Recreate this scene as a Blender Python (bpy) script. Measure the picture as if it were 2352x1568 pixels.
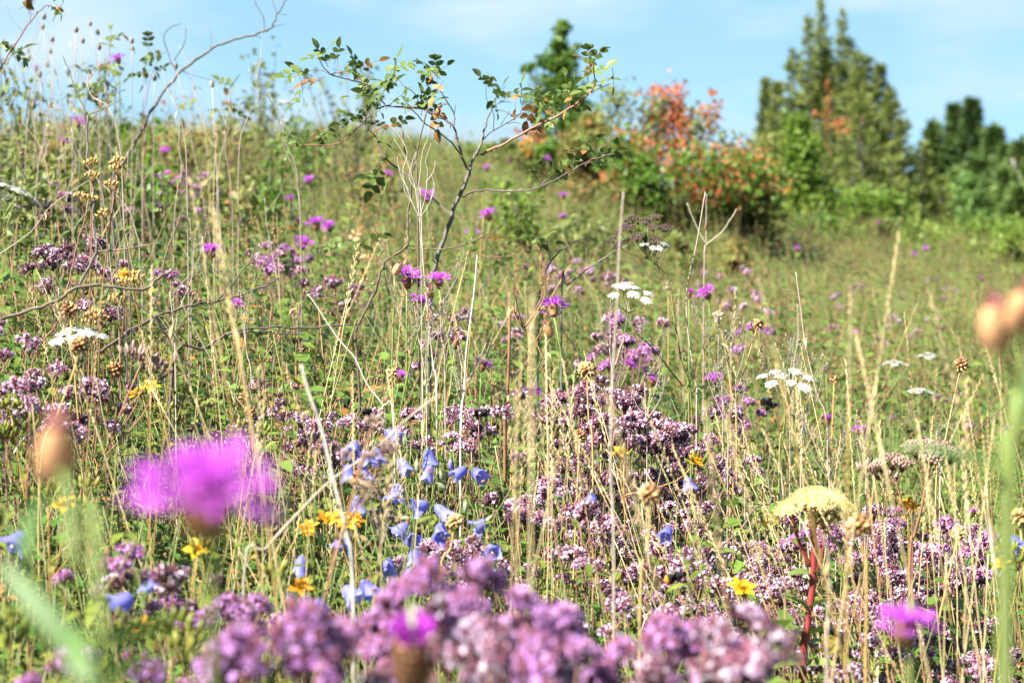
import bpy, math, random
import numpy as np
from mathutils import Matrix, Vector, Euler, Quaternion

for o in list(bpy.data.objects):
    bpy.data.objects.remove(o)
SC = bpy.context.scene
R = math.radians
rng = random.Random(7)
nrg = np.random.default_rng(11)

# ------------------------------------------------------------------ camera, sky, sun, exposure
F = 4898.0            # focal length in pixels of a 2352 px wide picture
PITCH = math.atan(334.0 / F)
EYE = np.array([0.0, 0.0, 0.85])
cam_d = bpy.data.cameras.new("camera")
cam_d.sensor_width = 36.0
cam_d.lens = 36.0 * F / 2352.0
cam_d.clip_start = 0.05
cam_d.clip_end = 3000.0
cam_d.dof.use_dof = True
cam_d.dof.focus_distance = 2.85
cam_d.dof.aperture_fstop = cam_d.lens / 10.0
cam_d.dof.aperture_blades = 7
cam = bpy.data.objects.new("camera", cam_d)
SC.collection.objects.link(cam)
cam.location = EYE
cam.rotation_euler = (math.pi / 2 - PITCH, 0, 0)
SC.camera = cam

SUN_EL, SUN_AZ = R(46), R(237)     # azimuth clockwise from +Y (view direction): behind the camera, to the left
sun_vec = Vector((math.sin(SUN_AZ) * math.cos(SUN_EL), math.cos(SUN_AZ) * math.cos(SUN_EL), math.sin(SUN_EL)))
world = bpy.data.worlds.new("World")
SC.world = world
world.use_nodes = True
nt = world.node_tree
nt.nodes.clear()
w_out = nt.nodes.new("ShaderNodeOutputWorld")
w_bg = nt.nodes.new("ShaderNodeBackground")
w_sky = nt.nodes.new("ShaderNodeTexSky")
w_sky.sky_type = 'NISHITA'
w_sky.sun_disc = False
w_sky.sun_elevation = SUN_EL
w_sky.sun_rotation = SUN_AZ
w_sky.air_density = 0.25
w_sky.dust_density = 0.0
w_sky.ozone_density = 4.0
w_bg.inputs['Strength'].default_value = 0.05
# thin fair-weather cloud all over the sky
w_tc = nt.nodes.new("ShaderNodeTexCoord")
w_map = nt.nodes.new("ShaderNodeMapping")
w_map.inputs['Scale'].default_value = (3.2, 3.2, 11.0)
w_map.inputs['Location'].default_value = (3.1, 0.0, 0.2)
w_ns = nt.nodes.new("ShaderNodeTexNoise")
w_ns.inputs['Scale'].default_value = 1.9
w_ns.inputs['Detail'].default_value = 6
w_ns.inputs['Roughness'].default_value = 0.52
w_rp = nt.nodes.new("ShaderNodeValToRGB")
w_rp.color_ramp.elements[0].position = 0.46
w_rp.color_ramp.elements[1].position = 0.66
w_rp.color_ramp.elements[1].color = (0.85, 0.85, 0.85, 1)
w_mx = nt.nodes.new("ShaderNodeMixRGB")
w_mx.inputs['Color2'].default_value = (3.3, 4.0, 4.7, 1)
w_veil = nt.nodes.new("ShaderNodeMixRGB")      # thin even haze over the whole sky
w_veil.inputs['Fac'].default_value = 0.72
w_veil.inputs['Color2'].default_value = (2.05, 3.6, 4.25, 1)
nt.links.new(w_tc.outputs['Generated'], w_map.inputs['Vector'])
nt.links.new(w_map.outputs['Vector'], w_ns.inputs['Vector'])
nt.links.new(w_ns.outputs['Fac'], w_rp.inputs['Fac'])
nt.links.new(w_rp.outputs['Color'], w_mx.inputs['Fac'])
nt.links.new(w_sky.outputs['Color'], w_veil.inputs['Color1'])
nt.links.new(w_veil.outputs['Color'], w_mx.inputs['Color1'])
nt.links.new(w_mx.outputs['Color'], w_bg.inputs['Color'])
nt.links.new(w_bg.outputs['Background'], w_out.inputs['Surface'])

sun_d = bpy.data.lights.new("sun", 'SUN')
sun_d.energy = 5.0
sun_d.angle = R(0.53)
sun_d.color = (1.0, 0.95, 0.86)
sun = bpy.data.objects.new("sun", sun_d)
SC.collection.objects.link(sun)
sun.rotation_euler = sun_vec.to_track_quat('Z', 'Y').to_euler()

SC.view_settings.view_transform = 'Standard'
SC.view_settings.look = 'None'
SC.view_settings.exposure = 2.26
SC.view_settings.gamma = 1.0
SC.cycles.max_bounces = 4
SC.cycles.transparent_max_bounces = 4
SC.cycles.transmission_bounces = 4
SC.cycles.diffuse_bounces = 2
SC.cycles.glossy_bounces = 2
SC.cycles.caustics_reflective = False
SC.cycles.caustics_refractive = False

# ------------------------------------------------------------------ places
cp, sp_ = math.cos(PITCH), math.sin(PITCH)
FWD = np.array([0, cp, -sp_])
UPV = np.array([0, sp_, cp])
RGT = np.array([1.0, 0, 0])

def P(px, py, d):
    """world point seen at pixel (px, py) of the 2352x1568 picture, d metres along the view axis"""
    return EYE + d * (FWD + RGT * ((px - 1176) / F) + UPV * ((784 - py) / F))

def gz(x, y):
    """height of the hillside: rises away from the camera and to the left, drops to a valley behind"""
    x = np.asarray(x, float); y = np.asarray(y, float)
    t = np.maximum(y - 10.0, 0)
    tc = np.minimum(t, 8.0)
    far = 0.07 * tc - 0.012 * tc ** 2 - 0.122 * np.clip(t - 8.0, 0, 70)
    a = 0.07 * np.clip(y, -20, 10) + far
    b = -0.22 * 3.5 * np.tanh(x / 3.5)
    c = 0.02 * np.sin(1.7 * x + 0.6 * y) * np.cos(1.1 * y - 0.8 * x) + 0.012 * np.sin(4.1 * x - 2.3 * y)
    e = -0.022 * np.clip(-x - 0.5, 0, 3) * np.clip(y - 4.0, 0, 7)
    return a + b + c + e

def G(x, y):
    return float(gz(x, y))

def hit(px, py, h):
    """distance at which the ray through a pixel meets plants of height h"""
    d = 0.7
    while d < 16:
        p = P(px, py, d)
        if p[2] <= G(p[0], p[1]) + h:
            return d
        d += 0.02
    return None

# ------------------------------------------------------------------ materials
MATS = {}
def mat(name, c1, c2=None, rough=0.6, trans=0.0, noise=0.0, nscale=60.0, spec=0.3, var=1.0, bump=0.0, c3=None, sss=None):
    if name in MATS:
        return MATS[name]
    m = bpy.data.materials.new(name)
    m.use_nodes = True
    t = m.node_tree
    t.nodes.clear()
    out = t.nodes.new("ShaderNodeOutputMaterial")
    bs = t.nodes.new("ShaderNodeBsdfPrincipled")
    bs.inputs['Roughness'].default_value = rough
    bs.inputs['Specular IOR Level'].default_value = spec
    c2 = c2 or c1
    oi = t.nodes.new("ShaderNodeObjectInfo")
    at = t.nodes.new("ShaderNodeAttribute")
    at.attribute_name = "tint"
    add = t.nodes.new("ShaderNodeMath"); add.operation = 'MULTIPLY_ADD'
    add.inputs[1].default_value = 0.5 * var
    t.links.new(oi.outputs['Random'], add.inputs[0])
    ad2 = t.nodes.new("ShaderNodeMath"); ad2.operation = 'MULTIPLY_ADD'
    ad2.inputs[1].default_value = 0.6
    t.links.new(at.outputs['Fac'], ad2.inputs[0])
    t.links.new(ad2.outputs[0], add.inputs[2])
    ns = None
    if noise > 0 or bump > 0:
        tc = t.nodes.new("ShaderNodeTexCoord")
        ns = t.nodes.new("ShaderNodeTexNoise")
        ns.inputs['Scale'].default_value = nscale
        ns.inputs['Detail'].default_value = 4
        t.links.new(tc.outputs['Object'], ns.inputs['Vector'])
        n2 = t.nodes.new("ShaderNodeMath"); n2.operation = 'MULTIPLY_ADD'
        n2.inputs[1].default_value = noise * 2
        n2.inputs[2].default_value = -noise
        t.links.new(ns.outputs['Fac'], n2.inputs[0])
        t.links.new(n2.outputs[0], ad2.inputs[2])
    else:
        ad2.inputs[2].default_value = 0.0
    rp = t.nodes.new("ShaderNodeValToRGB")
    rp.color_ramp.elements[0].color = (*c1, 1)
    rp.color_ramp.elements[1].color = (*c2, 1)
    if c3:
        e = rp.color_ramp.elements.new(0.78)
        e.color = (*c2, 1)
        rp.color_ramp.elements[2].color = (*c3, 1)
    t.links.new(add.outputs[0], rp.inputs['Fac'])
    t.links.new(rp.outputs['Color'], bs.inputs['Base Color'])
    if bump > 0:
        bp = t.nodes.new("ShaderNodeBump")
        bp.inputs['Strength'].default_value = bump
        bp.inputs['Distance'].default_value = 0.001
        t.links.new(ns.outputs['Fac'], bp.inputs['Height'])
        t.links.new(bp.outputs['Normal'], bs.inputs['Normal'])
    if trans > 0:
        tr = t.nodes.new("ShaderNodeBsdfTranslucent")
        t.links.new(rp.outputs['Color'], tr.inputs['Color'])
        mx = t.nodes.new("ShaderNodeMixShader")
        mx.inputs['Fac'].default_value = trans
        t.links.new(bs.outputs['BSDF'], mx.inputs[1])
        t.links.new(tr.outputs['BSDF'], mx.inputs[2])
        t.links.new(mx.outputs['Shader'], out.inputs['Surface'])
    else:
        t.links.new(bs.outputs['BSDF'], out.inputs['Surface'])
    MATS[name] = m
    return m

mat('soil', (0.03, 0.025, 0.013), (0.075, 0.06, 0.03), 0.95, noise=0.9, nscale=9, spec=0.1)
mat('grass_green', (0.028, 0.07, 0.008), (0.14, 0.205, 0.03), 0.45, trans=0.25)
mat('grass_blue', (0.04, 0.10, 0.035), (0.10, 0.19, 0.07), 0.45, trans=0.25)
mat('herb_green', (0.014, 0.046, 0.006), (0.085, 0.18, 0.022), 0.4, trans=0.25)
mat('herb_olive', (0.045, 0.072, 0.010), (0.17, 0.20, 0.028), 0.45, trans=0.3)
mat('herb_lime', (0.11, 0.17, 0.016), (0.21, 0.27, 0.035), 0.55, trans=0.4)
mat('herb_rust', (0.16, 0.10, 0.03), (0.36, 0.15, 0.05), 0.6, trans=0.3, c3=(0.42, 0.24, 0.05))
mat('straw', (0.28, 0.19, 0.08), (0.46, 0.36, 0.19), 0.6, trans=0.15)
mat('straw_ear', (0.42, 0.31, 0.15), (0.60, 0.49, 0.28), 0.6, trans=0.15)
mat('straw_gold', (0.32, 0.20, 0.065), (0.44, 0.31, 0.13), 0.55, trans=0.15)
mat('straw_grey', (0.20, 0.16, 0.12), (0.36, 0.31, 0.25), 0.7)
mat('dead_pale', (0.19, 0.15, 0.11), (0.34, 0.29, 0.23), 0.65, noise=0.3, nscale=90)
mat('dead_white', (0.30, 0.275, 0.235), (0.46, 0.435, 0.39), 0.6, noise=0.3, nscale=90)
mat('dead_brown', (0.13, 0.065, 0.035), (0.24, 0.13, 0.07), 0.7, noise=0.5, nscale=120)
mat('bark_grey', (0.038, 0.034, 0.030), (0.14, 0.125, 0.11), 0.8, noise=0.9, nscale=110, bump=0.6)
mat('bark_tan', (0.04, 0.028, 0.02), (0.17, 0.13, 0.09), 0.8, noise=0.9, nscale=110, bump=0.6)
mat('bark_dark', (0.03, 0.022, 0.022), (0.10, 0.07, 0.062), 0.75, noise=0.8, nscale=110, bump=0.5)
mat('bark_red', (0.13, 0.045, 0.035), (0.25, 0.13, 0.09), 0.6, noise=0.7, nscale=90, bump=0.4)
mat('rose_leaf', (0.055, 0.095, 0.022), (0.14, 0.175, 0.05), 0.4, trans=0.3, noise=0.25, nscale=120, spec=0.15)
mat('rose_leaf_turned', (0.17, 0.06, 0.03), (0.25, 0.15, 0.04), 0.5, trans=0.35, noise=0.5, nscale=80)
mat('stem_green', (0.10, 0.15, 0.035), (0.16, 0.21, 0.06), 0.5, trans=0.1)
mat('stem_olive', (0.07, 0.095, 0.025), (0.16, 0.15, 0.05), 0.5)
mat('stem_purple', (0.12, 0.055, 0.06), (0.20, 0.10, 0.07), 0.6)
mat('knap_petal', (0.34, 0.06, 0.50), (0.60, 0.13, 0.64), 0.6, trans=0.45, spec=0.15)
mat('knap_petal_deep', (0.36, 0.03, 0.42), (0.48, 0.06, 0.52), 0.6, trans=0.4, spec=0.15)
mat('knap_cup', (0.15, 0.07, 0.035), (0.46, 0.26, 0.12), 0.7)
mat('knap_cup_pale', (0.36, 0.17, 0.08), (0.52, 0.31, 0.16), 0.7, trans=0.1)
mat('withered_pink', (0.30, 0.10, 0.11), (0.46, 0.20, 0.19), 0.6, trans=0.3)
mat('shrub_leaf', (0.026, 0.065, 0.011), (0.12, 0.19, 0.028), 0.4, trans=0.3, c3=(0.24, 0.13, 0.03), spec=0.5)
mat('knap_leaf', (0.05, 0.11, 0.026), (0.10, 0.17, 0.045), 0.5, trans=0.3)
mat('marj_floret', (0.60, 0.40, 0.64), (0.82, 0.72, 0.82), 0.6, trans=0.4, spec=0.15)
mat('marj_floret_deep', (0.42, 0.17, 0.52), (0.68, 0.40, 0.74), 0.6, trans=0.4, spec=0.15)
mat('marj_bract', (0.09, 0.025, 0.04), (0.27, 0.09, 0.14), 0.6, trans=0.15)
mat('marj_bract_dark', (0.06, 0.025, 0.035), (0.16, 0.065, 0.09), 0.6, trans=0.1)
mat('marj_leaf', (0.035, 0.09, 0.016), (0.09, 0.17, 0.035), 0.4, trans=0.25)
mat('bell', (0.15, 0.145, 0.52), (0.31, 0.31, 0.72), 0.5, trans=0.55, noise=.35, nscale=120, spec=0.2)
mat('bell_bud', (0.16, 0.19, 0.11), (0.26, 0.29, 0.20), 0.5)
mat('bell_bud_blue', (0.14, 0.13, 0.38), (0.2, 0.18, 0.5), 0.5)
mat('cream', (0.75, 0.72, 0.55), None, 0.6)
mat('umbel_white', (0.40, 0.41, 0.38), (0.60, 0.60, 0.58), 0.6, trans=0.3, spec=0.15)
mat('umbel_seed', (0.04, 0.022, 0.022), (0.10, 0.06, 0.055), 0.7)
mat('umbel_stem', (0.12, 0.13, 0.04), (0.19, 0.18, 0.06), 0.5)
mat('yarrow_green', (0.20, 0.24, 0.07), (0.30, 0.33, 0.12), 0.6)
mat('sedum_floret', (0.50, 0.46, 0.17), (0.64, 0.58, 0.28), 0.5, trans=0.3)
mat('sedum_bud', (0.46, 0.26, 0.14), (0.58, 0.38, 0.24), 0.5, trans=0.2)
mat('sedum_stem', (0.13, 0.02, 0.02), (0.22, 0.04, 0.035), 0.4, noise=0.4, nscale=150)
mat('sedum_stalk', (0.34, 0.32, 0.08), (0.42, 0.24, 0.09), 0.5)
mat('sedum_leaf', (0.08, 0.13, 0.03), (0.16, 0.17, 0.05), 0.4, trans=0.15, noise=0.4, nscale=60)
mat('dry_brown_head', (0.09, 0.05, 0.035), (0.30, 0.22, 0.18), 0.8)
mat('bulbil_tan', (0.24, 0.13, 0.04), (0.48, 0.33, 0.14), 0.4)
mat('bulbil_dark', (0.06, 0.025, 0.02), (0.26, 0.13, 0.05), 0.35)
mat('papery', (0.34, 0.27, 0.18), (0.50, 0.42, 0.32), 0.7, trans=0.2)
mat('capsule_tan', (0.26, 0.14, 0.04), (0.44, 0.29, 0.12), 0.55)
mat('capsule_grey', (0.12, 0.07, 0.055), (0.26, 0.18, 0.15), 0.7)
mat('capsule_green', (0.10, 0.135, 0.02), (0.20, 0.19, 0.035), 0.4, trans=0.1)
mat('wort_yellow', (0.62, 0.36, 0.01), (0.74, 0.48, 0.02), 0.5, trans=0.35)
mat('wort_orange', (0.48, 0.14, 0.01), (0.64, 0.30, 0.02), 0.5, trans=0.3)
mat('wort_stem', (0.26, 0.14, 0.05), (0.30, 0.22, 0.06), 0.5)
mat('wort_leaf', (0.10, 0.14, 0.02), (0.24, 0.17, 0.035), 0.5, trans=0.3)
mat('seed_grey', (0.16, 0.12, 0.10), (0.30, 0.25, 0.21), 0.8)
mat('bee_black', (0.008, 0.007, 0.007), (0.02, 0.018, 0.016), 0.9, spec=0.1)
mat('bee_orange', (0.55, 0.17, 0.02), None, 0.9, spec=0.1)
mat('bee_wing', (0.20, 0.18, 0.16), None, 0.3, trans=0.6)
mat('hip', (0.20, 0.07, 0.025), (0.26, 0.12, 0.04), 0.35)
mat('tree_leaf', (0.04, 0.095, 0.012), (0.12, 0.205, 0.026), 0.45, trans=0.4)
mat('tree_leaf_light', (0.06, 0.125, 0.014), (0.17, 0.245, 0.034), 0.5, trans=0.4)
mat('bush_dull', (0.075, 0.12, 0.025), (0.19, 0.20, 0.05), 0.55, trans=0.4, c3=(0.26, 0.12, 0.05))
mat('bush_red', (0.12, 0.12, 0.03), (0.46, 0.125, 0.05), 0.5, trans=0.4, c3=(0.42, 0.22, 0.08))
mat('bush_orange', (0.40, 0.20, 0.03), (0.55, 0.24, 0.05), 0.5, trans=0.4)
mat('juniper', (0.06, 0.10, 0.02), (0.23, 0.26, 0.06), 0.6, trans=0.3)
mat('juniper_grey', (0.075, 0.095, 0.05), (0.16, 0.165, 0.09), 0.65, trans=0.2)
mat('spruce', (0.030, 0.064, 0.014), (0.09, 0.14, 0.034), 0.6, trans=0.15)
mat('pine', (0.036, 0.075, 0.016), (0.12, 0.175, 0.042), 0.6, trans=0.15)
mat('far_broadleaf', (0.045, 0.10, 0.02), (0.10, 0.18, 0.035), 0.6, trans=0.25)
mat('bark_far', (0.07, 0.05, 0.04), (0.13, 0.10, 0.08), 0.9)
mat('bark_pale', (0.20, 0.17, 0.15), (0.34, 0.30, 0.26), 0.8, noise=0.6, nscale=30)

# ------------------------------------------------------------------ mesh building
class MB:
    def __init__(s):
        s.v = []; s.f = []; s.t = []; s.n = 0; s.m = []
    def add(s, V, faces, tint=0.0, m=0):
        V = np.asarray(V, float)
        s.v.append(V)
        k = s.n
        for fc in faces:
            s.f.append(tuple(i + k for i in fc))
        s.m.extend([m] * len(faces))
        s.t.append(np.full(len(V), tint) if np.isscalar(tint) else np.asarray(tint))
        s.n += len(V)
    def mesh(s, name, mats, smooth=False):
        me = bpy.data.meshes.new(name)
        V = np.concatenate(s.v) if s.v else np.zeros((0, 3))
        me.from_pydata(V.tolist(), [], s.f)
        a = me.attributes.new("tint", 'FLOAT', 'POINT')
        a.data.foreach_set("value", np.concatenate(s.t).astype(np.float32) if s.t else np.zeros(0, np.float32))
        for x in ([mats] if isinstance(mats, str) else mats):
            me.materials.append(MATS[x])
        if len(set(s.m)) > 1:
            me.polygons.foreach_set("material_index", np.array(s.m, np.int32))
        if smooth:
            me.polygons.foreach_set("use_smooth", np.ones(len(me.polygons), bool))
        me.update()
        return me

def unit(v):
    v = np.asarray(v, float)
    n = np.linalg.norm(v)
    return v / n if n > 1e-9 else np.array([0, 0, 1.0])

def frame(d, up=(0, 0, 1), roll=0.0):
    """3x3 whose columns are side, along, normal for a leaf that grows along d"""
    d = unit(d)
    up = np.asarray(up, float)
    if abs(np.dot(d, unit(up))) > 0.97:
        up = np.array([1.0, 0.1, 0])
    s = unit(np.cross(d, up))
    n = np.cross(s, d)
    if roll:
        c, q = math.cos(roll), math.sin(roll)
        s, n = s * c + n * q, n * c - s * q
    return np.stack([s, d, n], 1)

def catmull(pts, k=4):
    pts = [np.asarray(p, float) for p in pts]
    if len(pts) < 3:
        return pts
    out = []
    for i in range(len(pts) - 1):
        p0 = pts[max(i - 1, 0)]; p1 = pts[i]; p2 = pts[i + 1]; p3 = pts[min(i + 2, len(pts) - 1)]
        for j in range(k):
            t = j / k
            out.append(0.5 * ((2 * p1) + (-p0 + p2) * t + (2 * p0 - 5 * p1 + 4 * p2 - p3) * t * t + (-p0 + 3 * p1 - 3 * p2 + p3) * t ** 3))
    out.append(pts[-1])
    return out

def tube(mb, pts, r0, r1=None, sides=5, tint=0.0, m=0, knob=0.0):
    pts = [np.asarray(p, float) for p in pts]
    n = len(pts)
    r1 = r0 if r1 is None else r1
    V = []; fs = []
    ref = np.array([0.31, 0.87, 0.2])
    for i, p in enumerate(pts):
        d = unit(pts[min(i + 1, n - 1)] - pts[max(i - 1, 0)])
        s = unit(np.cross(d, ref)); q = np.cross(d, s)
        r = r0 + (r1 - r0) * i / (n - 1)
        if knob:
            r *= 1 + knob * rng.uniform(-0.5, 1)
        for k in range(sides):
            a = 2 * math.pi * k / sides
            V.append(p + r * (math.cos(a) * s + math.sin(a) * q))
    for i in range(n - 1):
        for k in range(sides):
            a = i * sides + k; b = i * sides + (k + 1) % sides
            fs.append((a, b, b + sides, a + sides))
    fs.append(tuple(range((n - 1) * sides, n * sides)))
    fs.append(tuple(reversed(range(sides))))
    mb.add(V, fs, tint, m)

def leaf(mb, base, d, L, W, up=(0, 0, 1), n=3, curl=0.25, fold=0.18, tint=0.0, roll=0.0, shape=1.0, m=0):
    M = frame(d, up, roll)
    V = [(0, 0, 0)]
    fs = []
    for i in range(1, n):
        t = i / n
        w = W * 0.5 * math.sin(math.pi * t ** shape) ** 0.8
        z = -curl * L * t * t
        V += [(-w, L * t, z + fold * w), (0, L * t, z), (w, L * t, z + fold * w)]
    V.append((0, L * (1 - 0.25 * curl * curl), -curl * L))
    V = np.array(V) @ M.T + np.asarray(base, float)
    fs += [(0, 2, 1), (0, 3, 2)]
    for i in range(n - 2):
        a = 1 + 3 * i
        fs += [(a, a + 1, a + 4, a + 3), (a + 1, a + 2, a + 5, a + 4)]
    a = 1 + 3 * (n - 2); e = len(V) - 1
    fs += [(a, a + 1, e), (a + 1, a + 2, e)]
    mb.add(V, fs, tint, m)

def blade(mb, base, d, L, W, bend, n=4, tint=0.0, m=0):
    """grass blade: a strip that droops towards the horizontal part of d"""
    d = unit(d)
    side = unit(np.cross(d, (0.2 * rng.uniform(-1, 1), 0.2 * rng.uniform(-1, 1), 1))) if abs(d[2]) < 0.999 else np.array([1.0, 0, 0])
    hz = np.array([d[0], d[1], 0]); hz = unit(hz) if np.linalg.norm(hz) > 1e-6 else np.array([1.0, 0, 0])
    p = np.asarray(base, float).copy()
    V = []; fs = []
    step = L / n
    cur = d.copy()
    for i in range(n):
        w = W * 0.5 * (1 - (i / n) ** 2 * 0.75)
        V += [p - side * w, p + side * w]
        p = p + cur * step
        cur = unit(cur + (hz * 0.6 - np.array([0, 0, 1.0])) * bend / n * (1 + i))
    V.append(p)
    for i in range(n - 1):
        fs.append((2 * i, 2 * i + 1, 2 * i + 3, 2 * i + 2))
    fs.append((2 * n - 2, 2 * n - 1, 2 * n))
    mb.add(V, fs, tint, m)

def ball(mb, c, r, d=(0, 0, 1), stretch=1.0, sides=5, rings=3, tint=0.0, m=0, point=0.0):
    """low ellipsoid along d, pointed at the far end if point > 0"""
    M = frame(d)
    V = [(0, -r * stretch, 0)]
    for i in range(1, rings):
        a = math.pi * i / rings
        rr = r * math.sin(a); y = -r * stretch * math.cos(a)
        if point and y > 0:
            rr *= 1 - point * 0.5; y *= 1 + point
        for k in range(sides):
            b = 2 * math.pi * (k + 0.5 * i) / sides
            V.append((rr * math.cos(b), y, rr * math.sin(b)))
    V.append((0, r * stretch * (1 + point), 0))
    e = len(V) - 1
    fs = [(0, 1 + k, 1 + (k + 1) % sides) for k in range(sides)]
    for i in range(rings - 2):
        for k in range(sides):
            a = 1 + i * sides + k; b = 1 + i * sides + (k + 1) % sides
            fs.append((a, a + sides, b + sides, b))
    o = 1 + (rings - 2) * sides
    fs += [(o + k, e, o + (k + 1) % sides) for k in range(sides)]
    mb.add(np.array(V) @ M.T + np.asarray(c, float), fs, tint, m)

def rvec(up=0.0):
    v = np.array([rng.gauss(0, 1), rng.gauss(0, 1), rng.gauss(0, 1)])
    v = unit(v)
    v[2] += up
    return unit(v)

# ------------------------------------------------------------------ objects
HEAD_PX = {}
COL = SC.collection
def mk(name, me, parent=None, loc=(0, 0, 0), rot=None, scale=1.0):
    o = bpy.data.objects.new(name, me)
    COL.objects.link(o)
    if parent is not None:
        o.parent = parent
    o.location = loc
    if rot is not None:
        o.rotation_mode = 'QUATERNION'
        o.rotation_quaternion = rot
    if not np.isscalar(scale):
        o.scale = scale
    elif scale != 1.0:
        o.scale = (scale, scale, scale)
    return o

def tag(o, label, cat, group=None, kind=None):
    if label: o['label'] = label
    if cat: o['category'] = cat
    if group: o['group'] = group
    if kind: o['kind'] = kind
    return o

def thing(name, loc, label, cat, group=None, rz=0.0, s=1.0):
    o = mk(name, None, None, loc, None, s)
    o.empty_display_size = 0.05
    o.rotation_euler = (0, 0, rz)
    return tag(o, label, cat, group)

def qz(d, spin=0.0):
    """quaternion taking +Z to d after a spin about Z"""
    return Vector(d).to_track_quat('Z', 'Y') @ Quaternion((0, 0, 1), spin)

def ground_at(p):
    return np.array([p[0], p[1], G(p[0], p[1])])

def trace(px_pts):
    return [P(*p) for p in px_pts]

def to_ground(pts, sink=0.01, lean=(0, 0)):
    """append the point on the ground below the last point of a traced stem"""
    b = pts[-1]
    q = np.array([b[0] + lean[0], b[1] + lean[1], 0.0])
    q[2] = G(q[0], q[1]) - sink
    return pts + [q]

def bow(a, b, k=3, amt=0.03):
    """slightly bowed path from a to b"""
    a = np.asarray(a, float); b = np.asarray(b, float)
    L = np.linalg.norm(b - a)
    off = np.array([rng.gauss(0, 1), rng.gauss(0, 1), 0]) * amt * L
    pts = []
    for i in range(k + 1):
        t = i / k
        pts.append(a + (b - a) * t + off * math.sin(math.pi * t) + (np.array([rng.gauss(0, 1), rng.gauss(0, 1), 0]) * amt * 0.12 * L if 0 < i < k else 0))
    return catmull(pts, 3)

# ------------------------------------------------------------------ the hillside
def axis(a):
    return np.array(sorted(set([-x for x in a] + a)))
gx = axis([0, .3, .6, .9, 1.2, 1.5, 1.8, 2.2, 2.6, 3.0, 3.5, 4, 4.6, 5.4, 6.4, 8, 10, 13, 17, 24, 34, 50, 80, 130, 220, 400, 700])
gy = np.array([-700, -400, -200, -100, -50, -25, -12, -6, -3, -1.5] + [i * 0.3 for i in range(-2, 70)] + [22, 24, 27, 30, 35, 40, 46, 52, 58, 66, 75, 88, 105, 130, 170, 240, 360, 560, 900, 1500])
XX, YY = np.meshgrid(gx, gy)
ZZ = gz(XX, YY)
mb = MB()
nx, ny = len(gx), len(gy)
mb.add(np.stack([XX.ravel(), YY.ravel(), ZZ.ravel()], 1),
       [(j * nx + i, j * nx + i + 1, (j + 1) * nx + i + 1, (j + 1) * nx + i) for j in range(ny - 1) for i in range(nx - 1)])
tag(mk('hillside_ground', mb.mesh('hillside_ground', 'soil', True)), 'bare brown soil of the sloping meadow under the plants', None, kind='structure')

# ------------------------------------------------------------------ uncountable meadow growth
class Tuft:
    """triangulated arrays of one small plant, to be stamped many times into a tile"""
    def __init__(s, mb):
        s.V = np.concatenate(mb.v); s.T = np.concatenate(mb.t)
        tr = []; mi = []
        for f, m in zip(mb.f, mb.m):
            for k in range(1, len(f) - 1):
                tr.append((f[0], f[k], f[k + 1])); mi.append(m)
        s.F = np.array(tr, np.int32); s.M = np.array(mi, np.int32)

def tile_mesh(name, tufts, n, size, smin, smax, mats, tilt=0.12, shade=None):
    """n stamped tufts spread over a square tile, as one mesh"""
    VV = []; FF = []; TT = []; MM = []; k = 0
    for i in range(n):
        t = tufts[rng.randrange(len(tufts))]
        a = rng.uniform(0, 6.283); c, q = math.cos(a), math.sin(a)
        sc = rng.uniform(smin, smax)
        V = t.V * sc
        tx, ty = rng.gauss(0, tilt), rng.gauss(0, tilt)
        x = V[:, 0] * c - V[:, 1] * q + V[:, 2] * tx + rng.uniform(-.5, .5) * size
        y = V[:, 0] * q + V[:, 1] * c + V[:, 2] * ty + rng.uniform(-.5, .5) * size
        VV.append(np.stack([x, y, V[:, 2]], 1)); FF.append(t.F + k); MM.append(t.M)
        TT.append(np.clip(t.T * 0.75 + rng.uniform(-.25, .5), 0, 1.2)); k += len(V)
    V = np.concatenate(VV); Fa = np.concatenate(FF)
    me = bpy.data.meshes.new(name)
    me.vertices.add(len(V)); me.vertices.foreach_set('co', V.astype(np.float32).ravel())
    me.loops.add(len(Fa) * 3); me.loops.foreach_set('vertex_index', Fa.astype(np.int32).ravel())
    me.polygons.add(len(Fa)); me.polygons.foreach_set('loop_start', np.arange(0, len(Fa) * 3, 3, dtype=np.int32))
    me.polygons.foreach_set('material_index', np.concatenate(MM))
    at = me.attributes.new('tint', 'FLOAT', 'POINT'); at.data.foreach_set('value', np.concatenate(TT).astype(np.float32))
    for m in mats:
        me.materials.append(MATS[m])
    me.update(calc_edges=True)
    return me

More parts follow.
